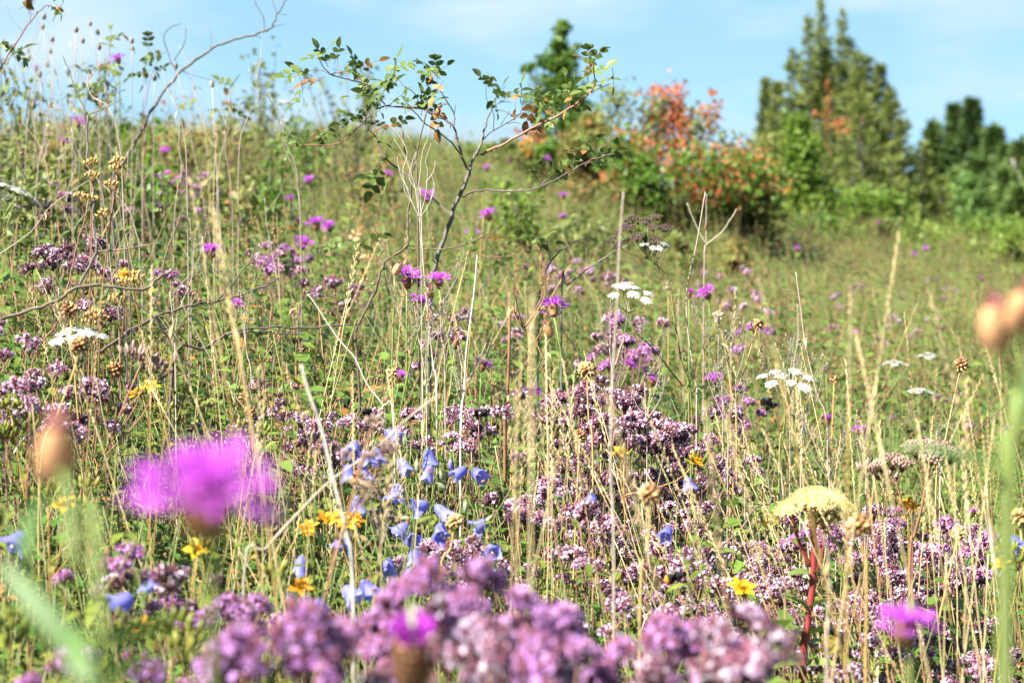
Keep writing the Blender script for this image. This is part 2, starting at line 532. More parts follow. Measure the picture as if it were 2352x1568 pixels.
def scatter(name, protos, pts, rz, scl, idx, label, cat):
    coll = bpy.data.collections.new(name + '_source')
    for i, me in enumerate(protos):
        coll.objects.link(bpy.data.objects.new('%s_piece_%02d' % (name, i), me))
    me = bpy.data.meshes.new(name)
    me.from_pydata([(0, 0, 0)] * len(pts), [], [])
    n = len(pts)
    e = 0.05
    M = np.zeros((n, 4, 4))        # stored column by column
    dx = (gz(pts[:, 0] + e, pts[:, 1]) - gz(pts[:, 0] - e, pts[:, 1])) / (2 * e)
    dy = (gz(pts[:, 0], pts[:, 1] + e) - gz(pts[:, 0], pts[:, 1] - e)) / (2 * e)
    c, q = np.cos(rz), np.sin(rz)
    M[:, 0, 0] = c; M[:, 0, 1] = q; M[:, 0, 2] = dx * c + dy * q
    M[:, 1, 0] = -q; M[:, 1, 1] = c; M[:, 1, 2] = -dx * q + dy * c
    M[:, 2, 2] = scl
    M[:, 3, 0:3] = pts; M[:, 3, 3] = 1
    a = me.attributes.new('mtx', 'FLOAT4X4', 'POINT')
    a.data.foreach_set('value', M.astype(np.float32).ravel())
    a = me.attributes.new('idx', 'INT', 'POINT'); a.data.foreach_set('value', idx.astype(np.int32))
    o = mk(name, me)
    ng = bpy.data.node_groups.new(name, 'GeometryNodeTree')
    ng.interface.new_socket('Geometry', in_out='INPUT', socket_type='NodeSocketGeometry')
    ng.interface.new_socket('Geometry', in_out='OUTPUT', socket_type='NodeSocketGeometry')
    gi = ng.nodes.new('NodeGroupInput'); go = ng.nodes.new('NodeGroupOutput')
    iop = ng.nodes.new('GeometryNodeInstanceOnPoints')
    ci = ng.nodes.new('GeometryNodeCollectionInfo')
    ci.inputs['Collection'].default_value = coll
    ci.inputs['Separate Children'].default_value = True
    ci.inputs['Reset Children'].default_value = True
    iop.inputs['Pick Instance'].default_value = True
    sit = ng.nodes.new('GeometryNodeSetInstanceTransform')
    def na(nm, dt):
        q = ng.nodes.new('GeometryNodeInputNamedAttribute')
        q.data_type = dt
        q.inputs['Name'].default_value = nm
        return q
    ng.links.new(gi.outputs[0], iop.inputs['Points'])
    ng.links.new(ci.outputs[0], iop.inputs['Instance'])
    ng.links.new(na('idx', 'INT').outputs['Attribute'], iop.inputs['Instance Index'])
    ng.links.new(iop.outputs[0], sit.inputs[0])
    ng.links.new(na('mtx', 'FLOAT4X4').outputs['Attribute'], sit.inputs['Transform'])
    ng.links.new(sit.outputs[0], go.inputs[0])
    md = o.modifiers.new('spread', 'NODES')
    md.node_group = ng
    return tag(o, label, cat, None, 'stuff')

def tile_grid(y0, y1, size, margin=0.75):
    out = []
    y = y0 + size / 2
    while y < y1:
        hw = 0.25 * (y + size / 2) + margin
        n = int(math.ceil(hw / size))
        out += [((i + .5) * size, y) for i in range(-n, n)]
        y += size
    q = np.array(out)
    return np.stack([q[:, 0], q[:, 1], gz(q[:, 0], q[:, 1])], 1)

def patch(x, y, s, seed):
    """soft 0..1 patchiness over the ground"""
    return np.clip(0.5 + 0.35 * (np.sin(s * x * 1.3 + seed) * np.cos(s * y * 0.9 + 2 * seed) + np.sin(s * 0.7 * (x + y) + 3 * seed) * np.cos(s * 1.9 * x - seed)), 0, 0.999)

NEAR, FARG = tile_grid(1.35, 5.5, 0.5), tile_grid(5.5, 14.5, 1.0)
def put(name, tufts, near, far, mats, smin, smax, seed, label, cat, lo=0.4, tilt=0.12):
    """near, far: tufts per square metre at full density; tiles of several densities follow the patchiness"""
    lv = [lo, lo, (1 + lo) / 2, (1 + lo) / 2, 1.0, 1.0, 1.0]
    protos = [tile_mesh(name, tufts, int(near * .25 * l) + 1, .5, smin, smax, mats, tilt) for l in lv]
    protos += [tile_mesh(name, tufts, int(far * l) + 1, 1.0, smin * .8, smax * .85, mats, tilt) for l in lv[:6]]
    pts = np.concatenate([NEAR, FARG])
    pa = patch(pts[:, 0], pts[:, 1], 1.6, seed)
    idx = np.where(np.arange(len(pts)) < len(NEAR), (pa * 7).astype(int), 7 + (pa * 6).astype(int))
    n = len(pts)
    scatter(name, protos, pts, nrg.integers(0, 4, n) * (math.pi / 2), nrg.uniform(.9, 1.1, n), idx, label, cat)

def grass_tuft(nb, h0, h1, w, spread, bend, m=0):
    mb = MB()
    for i in range(nb):
        a = rng.uniform(0, 2 * math.pi); r = spread * math.sqrt(rng.random())
        t = rng.uniform(0.05, 0.45)
        aa = a + rng.uniform(-1, 1)
        d = (math.cos(aa) * t, math.sin(aa) * t, 1)
        blade(mb, (r * math.cos(a), r * math.sin(a), -0.01), d, rng.uniform(h0, h1), w * rng.uniform(0.6, 1.3), rng.uniform(0, bend), 4, rng.random(), m)
    return Tuft(mb)

def herb_tuft(ns, h0, h1, ll, lw, spread, lm=0, sm=1, pairs=6):
    mb = MB()
    for i in range(ns):
        a = rng.uniform(0, 2 * math.pi); r = spread * math.sqrt(rng.random())
        h = rng.uniform(h0, h1)
        b = np.array([r * math.cos(a), r * math.sin(a), -0.01])
        e = b + np.array([rng.gauss(0, 0.16) * h, rng.gauss(0, 0.16) * h, h])
        tube(mb, [b, (b + e) / 2 + np.array([rng.gauss(0, .01), rng.gauss(0, .01), 0]), e], 0.0009, 0.0006, 3, rng.random(), sm)
        t0 = rng.random()
        for k in range(pairs):
            t = 0.3 + 0.7 * (k + 0.5 * rng.random()) / pairs
            p = b + (e - b) * t
            aa = rng.uniform(0, 6.28)
            for sgn in (0, math.pi):
                dd = (math.cos(aa + sgn), math.sin(aa + sgn), rng.uniform(-0.1, 0.9))
                L = ll * rng.uniform(0.6, 1.2) * (1.1 - 0.4 * t)
                leaf(mb, p, dd, L, L * lw, n=2, m=lm, curl=rng.uniform(0, .4), tint=min(1, max(0, t0 * .6 + rng.uniform(-.1, .4))), roll=rng.uniform(-.5, .5))
    return Tuft(mb)

def straw_tuft(nb, h0, h1, spread, m=0, lean=0.5):
    mb = MB()
    for i in range(nb):
        a = rng.uniform(0, 2 * math.pi); r = spread * math.sqrt(rng.random())
        aa = rng.uniform(0, 6.28); t = abs(rng.gauss(0, lean))
        L = rng.uniform(h0, h1)
        d = unit((math.cos(aa) * t, math.sin(aa) * t, 1))
        b = np.array([r * math.cos(a), r * math.sin(a), -0.01])
        tn = rng.random()
        if rng.random() < 0.5:
            p2 = b + d * L
            bend = np.array([math.cos(aa), math.sin(aa), -.6]) * L * abs(rng.gauss(0, .22))
            p2 = p2 + bend
            mid = b + d * L * .5
            tube(mb, [b, mid, mid + (p2 - mid) * .55 + np.array([0, 0, .06]) * L, p2], 0.0008, 0.0004, 3, tn, m)
            if rng.random() < 0.6:
                for k in range(7):
                    q = p2 - d * (0.008 * k)
                    ball(mb, q + np.array([rng.gauss(0, .0015), rng.gauss(0, .0015), 0]), 0.0012, d + 0.3 * rvec(), 3.2, 3, 3, min(1, tn + .2), m)
        else:
            blade(mb, b, d, L, 0.003, rng.uniform(0, 1.2), 4, tn, m)
    return Tuft(mb)

# green grass
tf = [grass_tuft(16, .08, .22, .0036, .05, 1.5) for _ in range(8)] + [grass_tuft(12, .10, .25, .005, .05, 1.2, 1) for _ in range(4)] + [grass_tuft(6, .12, .24, .010, .05, .9) for _ in range(4)]
put('meadow_grass', tf, 230, 70, ['grass_green', 'grass_blue'], .7, 1.15, 0.7, 'green grass blades filling the meadow between the flowers', 'grass')
# leafy ground cover
tf = [herb_tuft(7, .08, .25, .019, .66, .05) for _ in range(6)] + [herb_tuft(6, .08, .24, .028, .5, .05, 2) for _ in range(5)]
put('leafy_ground_cover', tf, 680, 280, ['herb_green', 'stem_olive', 'herb_olive'], .75, 1.3, 1.9, 'small green leaves of low herbs carpeting the meadow', 'ground cover', .6)
# yellow green froth
tf = [herb_tuft(12, .10, .26, .012, .4, .05, pairs=9) for _ in range(5)]
put('yellow_green_froth', tf, 95, 80, ['herb_lime', 'stem_green'], .7, 1.15, 2.3, 'yellow green feathery herb patches in the grass', 'herb', .08)
# knee-high thicket of bigger shrubby leaves, in patches
tf = [herb_tuft(6, .14, .32, .034, .6, .09, pairs=7) for _ in range(6)]
put('shrubby_seedlings', tf, 110, 230, ['shrub_leaf', 'dead_brown'], .75, 1.25, 5.2, 'dark green shrubby seedlings with rust tips in patches on the slope', 'seedlings', .0, .2)
# taller sparse weeds with brown tips
def weed_tuft(n, h0, h1, spread):
    mb = MB()
    for i in range(n):
        b = np.array([rng.uniform(-1, 1) * spread, rng.uniform(-1, 1) * spread, -.01]); h = rng.uniform(h0, h1)
        e = b + np.array([rng.gauss(0, .2) * h, rng.gauss(0, .2) * h, h])
        pa = bow(b, e, 3, .05)
        tube(mb, pa[::2], .0011, .0006, 3, rng.random(), 1)
        for k in range(12):
            t = rng.uniform(.2, .95); a = rng.uniform(0, 6.28)
            x_ = t * (len(pa) - 1); p = pa[int(x_)]
            L = rng.uniform(.018, .04) * (1.2 - .6 * t)
            leaf(mb, p, (math.cos(a), math.sin(a), rng.uniform(-.2, .9)), L, L * .35, n=3, curl=rng.uniform(0, .5), tint=rng.random())
        for k in range(4):
            ball(mb, e + rvec() * .007, rng.uniform(.0009, .002), rvec(1), 1.4, 4, 3, rng.random(), 2)
    return Tuft(mb)
tf = [weed_tuft(5, .2, .44, .10) for _ in range(8)]
put('tall_weeds', tf, 40, 95, ['herb_olive', 'stem_olive', 'dead_brown'], .75, 1.2, 6.1, 'straggly taller weeds with narrow leaves and brown tips', 'weeds', .25, .2)
# rusty leaves
tf = [herb_tuft(6, .08, .26, .018, .6, .05) for _ in range(5)]
put('rusty_leaf_scatter', tf, 60, 60, ['herb_rust', 'dead_brown'], .7, 1.2, 3.1, 'scattered rust coloured leaves of withering herbs in the meadow', 'herb', .3)
# dry straw
tf = [straw_tuft(6, .10, .28, .07) for _ in range(5)] + [straw_tuft(5, .10, .30, .07, 1) for _ in range(3)] + [straw_tuft(7, .10, .30, .07, 2, 1.0) for _ in range(5)]
put('dry_straw', tf, 60, 44, ['straw', 'straw_gold', 'straw_grey'], .7, 1.15, 4.4, 'tangle of dry straw coloured grass stems across the meadow', 'dry grass', .3, .3)

# ------------------------------------------------------------------ trees and bushes behind the meadow
def diamonds(mb, C, size, tint, aspect=0.6, m=0, up=0.3):
    """folded leaf-sized faces at the points C (n x 3)"""
    n = len(C)
    d = nrg.normal(0, 1, (n, 3)); d /= np.linalg.norm(d, axis=1)[:, None]
    nn = nrg.normal(0, 1, (n, 3)); nn[:, 2] += up * 3; nn /= np.linalg.norm(nn, axis=1)[:, None]
    s = np.cross(d, nn); s /= (np.linalg.norm(s, axis=1)[:, None] + 1e-9)
    q = np.cross(s, d)
    L = size * nrg.uniform(.6, 1.3, n)[:, None]
    a = C - d * L * .5; b = C + d * L * .5
    l = C + s * L * .5 * aspect + q * L * .12; r = C - s * L * .5 * aspect + q * L * .12
    V = np.stack([a, l, b, r], 1).reshape(-1, 3)
    T = np.repeat(tint, 4)
    k = mb.n
    mb.v.append(V); mb.t.append(T); mb.n += len(V)
    for i in range(n):
        j = k + 4 * i
        mb.f.append((j, j + 1, j + 2)); mb.f.append((j, j + 2, j + 3))
    mb.m.extend([m] * (2 * n))

def needles(mb, C, D, L, W, tint, m=0):
    """narrow pointed sprays at C along D"""
    n = len(C)
    D = D / np.linalg.norm(D, axis=1)[:, None]
    s = np.cross(D, nrg.normal(0, 1, (n, 3))); s /= (np.linalg.norm(s, axis=1)[:, None] + 1e-9)
    l = L * nrg.uniform(.6, 1.3, n)[:, None]
    V = np.stack([C, C + D * l * .45 + s * W * .5, C + D * l, C + D * l * .45 - s * W * .5], 1).reshape(-1, 3)
    k = mb.n
    mb.v.append(V); mb.t.append(np.repeat(tint, 4)); mb.n += len(V)
    for i in range(n):
        j = k + 4 * i
        mb.f.append((j, j + 1, j + 2)); mb.f.append((j, j + 2, j + 3))
    mb.m.extend([m] * (2 * n))

def blob_points(blobs, n):
    """points through overlapping lumps (x, y, z, rx, rz, weight), denser at the lumps' skins, in clumps"""
    w = np.array([b[5] for b in blobs], float); w /= w.sum()
    out = []; tn = []
    for b, k in zip(blobs, nrg.multinomial(n, w)):
        if k == 0: continue
        nc = max(3, k // 9)
        u = nrg.normal(0, 1, (nc, 3)); u /= np.linalg.norm(u, axis=1)[:, None]
        rad = nrg.random(nc) ** 0.45
        cc = u * rad[:, None]
        ci = nrg.integers(0, nc, k)
        p = cc[ci] + nrg.normal(0, .30, (k, 3))
        p = p * np.array([b[3], b[3], b[4]]) + np.array(b[:3])
        ct = nrg.random(nc)
        out.append(p); tn.append(np.clip(ct[ci] * .7 + nrg.random(k) * .4, 0, 1))
    return np.concatenate(out), np.concatenate(tn)

def rel(px, py, d, base):
    return P(px, py, d) - base

def leafy_tree(name, label, cat, pxb, d, blobs_px, nleaf, lsize, lm, trunks, bark, group=None, tr=0.02, sub=None, aspect=.6):
    """blobs_px: (px, py, half width px, half height px, weight[, depth offset]); trunks: lists of (px, py) from the ground up"""
    b0 = P(pxb, 500, d)
    base = np.array([b0[0], b0[1], G(b0[0], b0[1])])
    root = thing(name, base, label, cat, group)
    k = d / F
    mb = MB()
    for i, tk in enumerate(trunks):
        pts = [rel(x, y, d + (0.1 * i if i else 0), base) for x, y in tk]
        if i == 0:
            pts = [np.array([pts[0][0] * .6, 0, -0.05])] + pts
        tube(mb, catmull(pts, 4), tr * (1 if i == 0 else .6), tr * .3, 6, rng.random())
    bl = []
    for q in blobs_px:
        c = rel(q[0], q[1], d + (q[5] if len(q) > 5 else 0), base)
        bl.append((c[0], c[1], c[2], q[2] * k, q[3] * k, q[4]))
        tk = trunks[0]
        top = rel(tk[-1][0], tk[-1][1], d, base); low = rel(tk[0][0], tk[0][1], d, base)
        t = min(1, max(0, (c[2] - q[3] * k - low[2]) / max(1e-3, top[2] - low[2])))
        s0 = low + (top - low) * t * .8
        tube(mb, catmull([s0, (s0 + c) / 2 + np.array([0, 0, .02]), c], 3), tr * .35, tr * .1, 4, rng.random())
    mk('trunk', mb.mesh('trunk', bark, True), root)
    C, T = blob_points(bl, nleaf)
    C[:, 2] = np.maximum(C[:, 2], 0.01)
    mb = MB()
    diamonds(mb, C, lsize, T, aspect)
    mk('crown', mb.mesh('crown', lm), root)
    for (nm, sb, n2, sz, sm) in (sub or []):
        bl = []
        for q in sb:
            c = rel(q[0], q[1], d + (q[5] if len(q) > 5 else 0), base)
            bl.append((c[0], c[1], c[2], q[2] * k, q[3] * k, q[4]))
        bl = [(b[0], b[1], b[2], b[3] * 1.35, b[4] * 1.3, b[5]) for b in bl]
        C, T = blob_points(bl, n2)
        C[:, 2] = np.maximum(C[:, 2], 0.01)
        mb = MB(); diamonds(mb, C, sz, T, aspect)
        mk(nm, mb.mesh(nm, sm), root)
    return root

def conifer(name, label, pxb, d, spires, lm, bark, droop=0.25, dens=1.0, group=None, spray=.10, width=.03, zbase=None, cat='tree', step=.1):
    """spires: (px, py top, py bottom, half width px at the bottom, depth offset)"""
    b0 = P(pxb, 500, d)
    base = np.array([b0[0], b0[1], G(b0[0], b0[1])])
    root = thing(name, base, label, cat, group)
    mt = MB(); C = []; D = []; T = []
    k = d / F
    for (x, y0, y1, hw, dd) in spires:
        top = rel(x, y0, d + dd, base)
        lo = rel(x, y1, d + dd, base)
        lo[2] = max(lo[2], 0.0)
        foot = np.array([top[0] * .55, dd * .5, -0.1])
        tube(mt, catmull([foot, (foot + lo) / 2 + np.array([0, 0, -.02]) if lo[2] > .4 else foot + (lo - foot) * .5, lo + np.array([0, 0, .02]), (lo + top) / 2, top], 4), max(.006, hw * k * .06), .003, 5, rng.random())
        h = top[2] - lo[2]
        z = 0.0
        while z < 1:
            r = hw * k * (0.06 + 0.94 * (1 - z) ** 1.15) * rng.uniform(.4, 1.2)
            nb = rng.randint(4, 7)
            a0 = rng.uniform(0, 6.28)
            for b in range(nb):
                if rng.random() < (.2 if y0 > 190 else .42): continue
                a = a0 + b * 6.283 / nb + rng.uniform(-.3, .3)
                L = r * rng.uniform(.6, 1.1)
                rise = rng.uniform(-.5, .3) * droop + (.35 if droop < .2 else 0)
                s = np.array([lo[0] + (top[0] - lo[0]) * z, lo[1] + (top[1] - lo[1]) * z, lo[2] + h * z])
                o = np.array([math.cos(a), math.sin(a), rise])
                e = s + o * L
                tube(mt, [s, e], max(.003, .03 * L), .002, 3, rng.random())
                m = max(3, int(dens * (.4 if y0 < 60 else 1) * (5 + L / spray * 5)))
                tt = nrg.random(m) ** .6
                pts = s + np.outer(tt, o * L) + nrg.normal(0, .045 * L + .01 * k * 100 / 30, (m, 3))
                C.append(pts)
                dv = np.tile(o, (m, 1)) + nrg.normal(0, .45, (m, 3)); dv[:, 2] += .25
                D.append(dv)
                T.append(np.clip(rng.random() * .6 + nrg.random(m) * .5, 0, 1))
            z += step * rng.uniform(.6, 1.2) * (hw * k) / h * 2.2
        m = 14
        C.append(top + np.outer(-nrg.random(m), np.array([0, 0, .12 * h])) + nrg.normal(0, .006, (m, 3)))
        dv = nrg.normal(0, .3, (m, 3)); dv[:, 2] += 1.6; D.append(dv); T.append(nrg.random(m))
    mk('trunk', mt.mesh('trunk', bark, True), root)
    mb = MB()
    needles(mb, np.concatenate(C), np.concatenate(D), spray, width, np.concatenate(T))
    mk('crown', mb.mesh('crown', lm), root)
    return root

# far wood across the valley
WOOD = 'trees of the far wood on the right'
conifer('spruce_tree', 'small pointed dark spruce at the left end of the far wood', 2143, 74, [(2143, 286, 560, 95, 0)], 'spruce', 'bark_far', .5, 5.0, WOOD, .30, .09, step=.035)
conifer('spruce_tree', 'taller pointed spruce of the pair rising over the far wood', 2232, 78, [(2232, 234, 560, 110, 0)], 'spruce', 'bark_far', .5, 5.0, WOOD, .30, .09, step=.035)
conifer('spruce_tree', 'pointed spruce just left of the tallest spruce in the far wood', 2192, 80, [(2192, 244, 560, 95, 0)], 'spruce', 'bark_far', .5, 5.0, WOOD, .30, .09, step=.035)
for (x, top, hw, d, lm, lab) in [
    (2285, 300, 66, 70, 'pine', 'broad round topped pine in the middle of the far wood'),
    (2345, 330, 60, 66, 'pine', 'grey green pine at the right edge of the picture in the far wood'),
    (2400, 285, 80, 72, 'spruce', 'dark pine beyond the right edge of the far wood'),
    (2205, 400, 62, 66, 'pine', 'low grey green pine below the pointed spruces of the far wood'),
    (2090, 420, 60, 76, 'pine', 'pine half hidden behind the tall juniper, left end of the far wood'),
    (2480, 330, 90, 74, 'pine', 'pine outside the right edge, at the end of the far wood'),
    (2165, 350, 70, 82, 'spruce', 'dark round pine behind the small pointed spruce in the far wood'),
    (2250, 370, 80, 62, 'pine', 'low pine in front of the tallest spruce in the far wood'),
    (2310, 400, 80, 58, 'pine', 'low grey green pine in front of the right end of the far wood'),
    (2130, 470, 70, 60, 'pine', 'lowest pine at the left foot of the far wood')]:
    conifer('pine_tree', lab, x, d, [(x, top, 600, hw * 1.5, 0), (x - hw * .4, top + 50, 600, hw * 1.2, 1.5), (x + hw * .45, top + 40, 600, hw * 1.2, -1.5)], lm, 'bark_far', .3, 6.0, WOOD, .36, .12, step=.045)
leafy_tree('birch_tree', 'bright green broadleaf tree in front of the dark pines of the far wood', 'tree', 2222, 58,
           [(2222, 425, 24, 22, 1), (2215, 465, 40, 32, 2), (2235, 510, 48, 36, 2), (2200, 545, 50, 36, 2)], 4200, .16, 'far_broadleaf', [[(2222, 620), (2220, 500), (2222, 420)]], 'bark_far', WOOD, .1)
# bare snag
b0 = P(2340, 500, 62); base = np.array([b0[0], b0[1], G(b0[0], b0[1])])
t = thing('dead_tree', base, 'bare bleached dead tree standing among the far pines', 'tree')
mb = MB()
tube(mb, catmull([np.array([.3, 0, -.1]), rel(2352, 480, 62, base), rel(2343, 420, 62, base), rel(2325, 366, 62, base)], 4), .09, .04, 6)
mk('trunk', mb.mesh('trunk', 'bark_pale', True), t)
for (x, y, x2, y2) in [(2335, 392, 2312, 405), (2338, 400, 2318, 382), (2345, 430, 2322, 425)]:
    mb = MB(); tube(mb, [rel(x, y, 62, base), rel(x2, y2, 62, base)], .03, .015, 4)
    mk('branch', mb.mesh('branch', 'bark_pale', True), t)

# tall juniper with several spires
JS = [(1893, 70, 430, 100, .1), (1945, 95, 440, 110, .5), (1885, 2, 230, 34, 0), (1934, 30, 250, 36, .4), (1857, 46, 240, 34, -.3), (1824, 118, 330, 66, .2), (1972, 120, 330, 60, -.4), (1993, 135, 340, 66, .3), (1786, 195, 380, 48, .5), (1758, 186, 380, 34, .9),
      (1895, 120, 360, 70, -.2), (1930, 150, 420, 100, .3), (2022, 155, 380, 62, .7), (2046, 205, 440, 80, .2), (1860, 200, 440, 90, .3), (1910, 220, 520, 120, -.4), (1980, 210, 520, 130, -.7), (2010, 270, 560, 140, -.5),
      (2075, 280, 560, 110, .1), (2120, 330, 590, 110, -.2), (1860, 300, 560, 110, -.9), (1810, 320, 540, 90, -.4), (2160, 410, 600, 80, -.4), (2050, 370, 620, 140, -1.1), (1960, 380, 620, 140, -1.3)]
conifer('juniper_tree', 'tall ragged juniper with several thin spires against the sky', 1930, 16, JS, 'juniper', 'bark_grey', .15, 2.6, None, .060, .0085, step=.065)
leafy_tree('rose_bush', 'thin rose climbing through the tall juniper, with red leaves among the needles', 'bush', 1900, 14.6,
           [(1905, 250, 14, 26, 1), (1900, 220, 6, 26, .5), (1925, 285, 40, 18, 1.5), (1880, 262, 14, 10, .7), (1940, 305, 14, 14, .7), (1830, 330, 18, 16, .8), (1900, 340, 30, 14, .4)], 190, .028, 'bush_red',
           [[(1880, 560), (1890, 420), (1903, 300), (1900, 215)], [(1885, 450), (1850, 370), (1828, 325)]], 'bark_dark', None, .0035)

# bushes at the edge of the meadow
leafy_tree('young_tree', 'slim young green tree with a leafy spire, behind the wild rose branches', 'tree', 1300, 11.5,
           [(1290, 70, 20, 16, 1.0), (1283, 110, 18, 20, 1), (1265, 145, 26, 20, 1.2), (1300, 150, 26, 30, 1.6), (1275, 195, 40, 30, 2), (1310, 220, 45, 34, 2), (1250, 240, 40, 30, 1.6), (1330, 265, 44, 34, 1.6), (1290, 300, 60, 40, 2.2), (1212, 155, 13, 10, .45), (1320, 105, 9, 6, .15), (1260, 340, 60, 34, 1.5), (1340, 330, 40, 40, 1.2)],
           3800, .036, 'tree_leaf', [[(1300, 450), (1296, 330), (1285, 200), (1288, 60)], [(1292, 300), (1240, 210), (1212, 158)]], 'bark_dark', None, .02)
leafy_tree('red_leaved_bush', 'wild rose bush with coral red autumn leaves behind the meadow', 'bush', 1560, 9.7,
           [(1420, 240, 40, 50, 1), (1400, 330, 44, 50, 1.2), (1500, 260, 50, 40, 1.2), (1490, 320, 60, 40, 1.4), (1450, 390, 60, 40, 1.4), (1590, 300, 60, 60, 1.6), (1560, 380, 70, 50, 1.6), (1660, 370, 70, 50, 1.5), (1700, 430, 70, 50, 1.2), (1600, 450, 80, 40, 1.2), (1750, 360, 40, 30, .5), (1740, 320, 50, 18, .5)],
           3600, .027, 'bush_dull', [[(1560, 560), (1570, 440), (1550, 330), (1545, 215)], [(1420, 545), (1400, 440), (1390, 370), (1385, 330)], [(1680, 560), (1670, 440), (1660, 300)]], 'bark_pale', None, .016,
           sub=[('red_leaves', [(1530, 205, 40, 12, .5), (1545, 240, 22, 34, 1.2), (1560, 290, 32, 34, 1.6), (1625, 250, 26, 22, .5), (1635, 285, 14, 24, .5), (1640, 215, 16, 8, .15), (1500, 225, 30, 10, .3), (1520, 330, 40, 30, 1.2), (1600, 360, 54, 34, 1.6, -.3), (1680, 380, 60, 34, 1.6, -.3), (1745, 400, 44, 28, .9, -.4), (1450, 350, 50, 36, .7, -.3), (1410, 400, 34, 30, .6, -.4), (1560, 400, 60, 34, .9, -.4), (1640, 430, 56, 34, 1.0, -.5), (1490, 270, 20, 16, .4), (1710, 440, 40, 26, .7)], 2500, .025, 'bush_red'),
                ('green_leaves', [(1485, 425, 34, 34, 1.0, -.6), (1500, 460, 30, 24, .6, -.6), (1600, 390, 60, 40, .7, -.5), (1700, 410, 60, 40, .7, -.5), (1420, 360, 40, 40, .5, -.5)], 1900, .034, 'tree_leaf'),
                ('orange_leaves', [(1630, 440, 60, 30, 1), (1730, 440, 40, 20, .6), (1560, 470, 70, 30, .7), (1210, 330, 22, 16, .3), (1680, 500, 60, 30, .7)], 520, .024, 'bush_orange')])
leafy_tree('rose_bush', 'coral leaved rose sprig low behind the centre rose, left of the slim young tree', 'bush', 1200, 11.2,
           [(1205, 300, 36, 14, 1), (1190, 335, 40, 22, 1.2), (1240, 330, 24, 20, .8)], 260, .024, 'bush_red', [[(1210, 420), (1205, 350), (1200, 300)]], 'bark_red', None, .01)
leafy_tree('green_bush', 'leafy bright green bush with a pale trunk in front of the tall juniper', 'bush', 1835, 12.6,
           [(1830, 290, 26, 30, 1), (1820, 340, 34, 30, 1.2), (1850, 350, 36, 34, 1.3), (1830, 400, 46, 34, 1.6), (1800, 450, 50, 34, 1.6), (1870, 450, 50, 34, 1.6), (1840, 500, 70, 40, 1.8), (1780, 510, 60, 34, 1.4)],
           5600, .038, 'tree_leaf_light', [[(1838, 520), (1842, 430), (1832, 300)]], 'bark_pale', None, .02)
for (x, d, blobs, lab, lm) in [
    (2000, 13.2, [(1990, 470, 70, 40, 2), (1940, 500, 60, 40, 1.6), (2040, 480, 50, 36, 1.4), (2000, 530, 90, 40, 2), (1920, 540, 60, 34, 1.2)], 'rounded light green bush below the right flank of the tall juniper', 'tree_leaf_light'),
    (2100, 13.8, [(2100, 540, 70, 40, 2), (2150, 560, 60, 40, 1.6), (2060, 570, 60, 30, 1.2), (2120, 600, 80, 36, 1.6)], 'low green bush in front of the bright far broadleaf tree', 'tree_leaf_light'),
    (2240, 14.2, [(2230, 545, 60, 30, 1.5), (2280, 530, 60, 28, 1.5), (2250, 585, 90, 36, 2), (2180, 590, 60, 30, 1.2)], 'low green bush below the middle of the far wood', 'tree_leaf_light'),
    (2350, 13.5, [(2340, 535, 50, 26, 1.4), (2380, 545, 60, 34, 1.6), (2350, 590, 80, 36, 2), (2430, 580, 70, 50, 1.6)], 'yellow green bush at the right edge of the picture', 'tree_leaf_light'),
    (1640, 11.4, [(1640, 500, 60, 34, 1.5), (1580, 520, 60, 34, 1.4), (1700, 520, 60, 34, 1.4)], 'dull olive bush under the coral red rose bush', 'bush_dull'),
    (1000, 11.8, [(960, 350, 60, 26, 1.4), (1040, 370, 60, 24, 1.4), (880, 340, 50, 26, 1.2)], 'low bright bush on the crest behind the centre of the wild rose', 'tree_leaf_light'),
    (820, 11.4, [(800, 330, 60, 30, 1.5), (740, 345, 50, 24, 1.2), (860, 350, 50, 24, 1.2)], 'low bright bush on the crest behind the left arm of the wild rose', 'tree_leaf_light'),
    (1100, 12.0, [(1100, 380, 60, 24, 1.4), (1160, 370, 50, 26, 1.4)], 'low bright bush on the crest right of the rose stem', 'tree_leaf_light')]:
    n = int(sum(b[4] for b in blobs) * (520 if lm != 'bush_dull' else 420))
    leafy_tree('low_bush', lab, 'bush', x, d, blobs, n, .036 if lm != 'bush_dull' else .028, lm, [[(x, blobs[-1][1] + 60), (x + 6, blobs[-1][1]), (blobs[0][0], blobs[0][1])], [(x - 8, blobs[-1][1] + 20), (blobs[1][0], blobs[1][1])]], 'bark_dark' if lm != 'bush_dull' else 'bark_grey', None, .012)

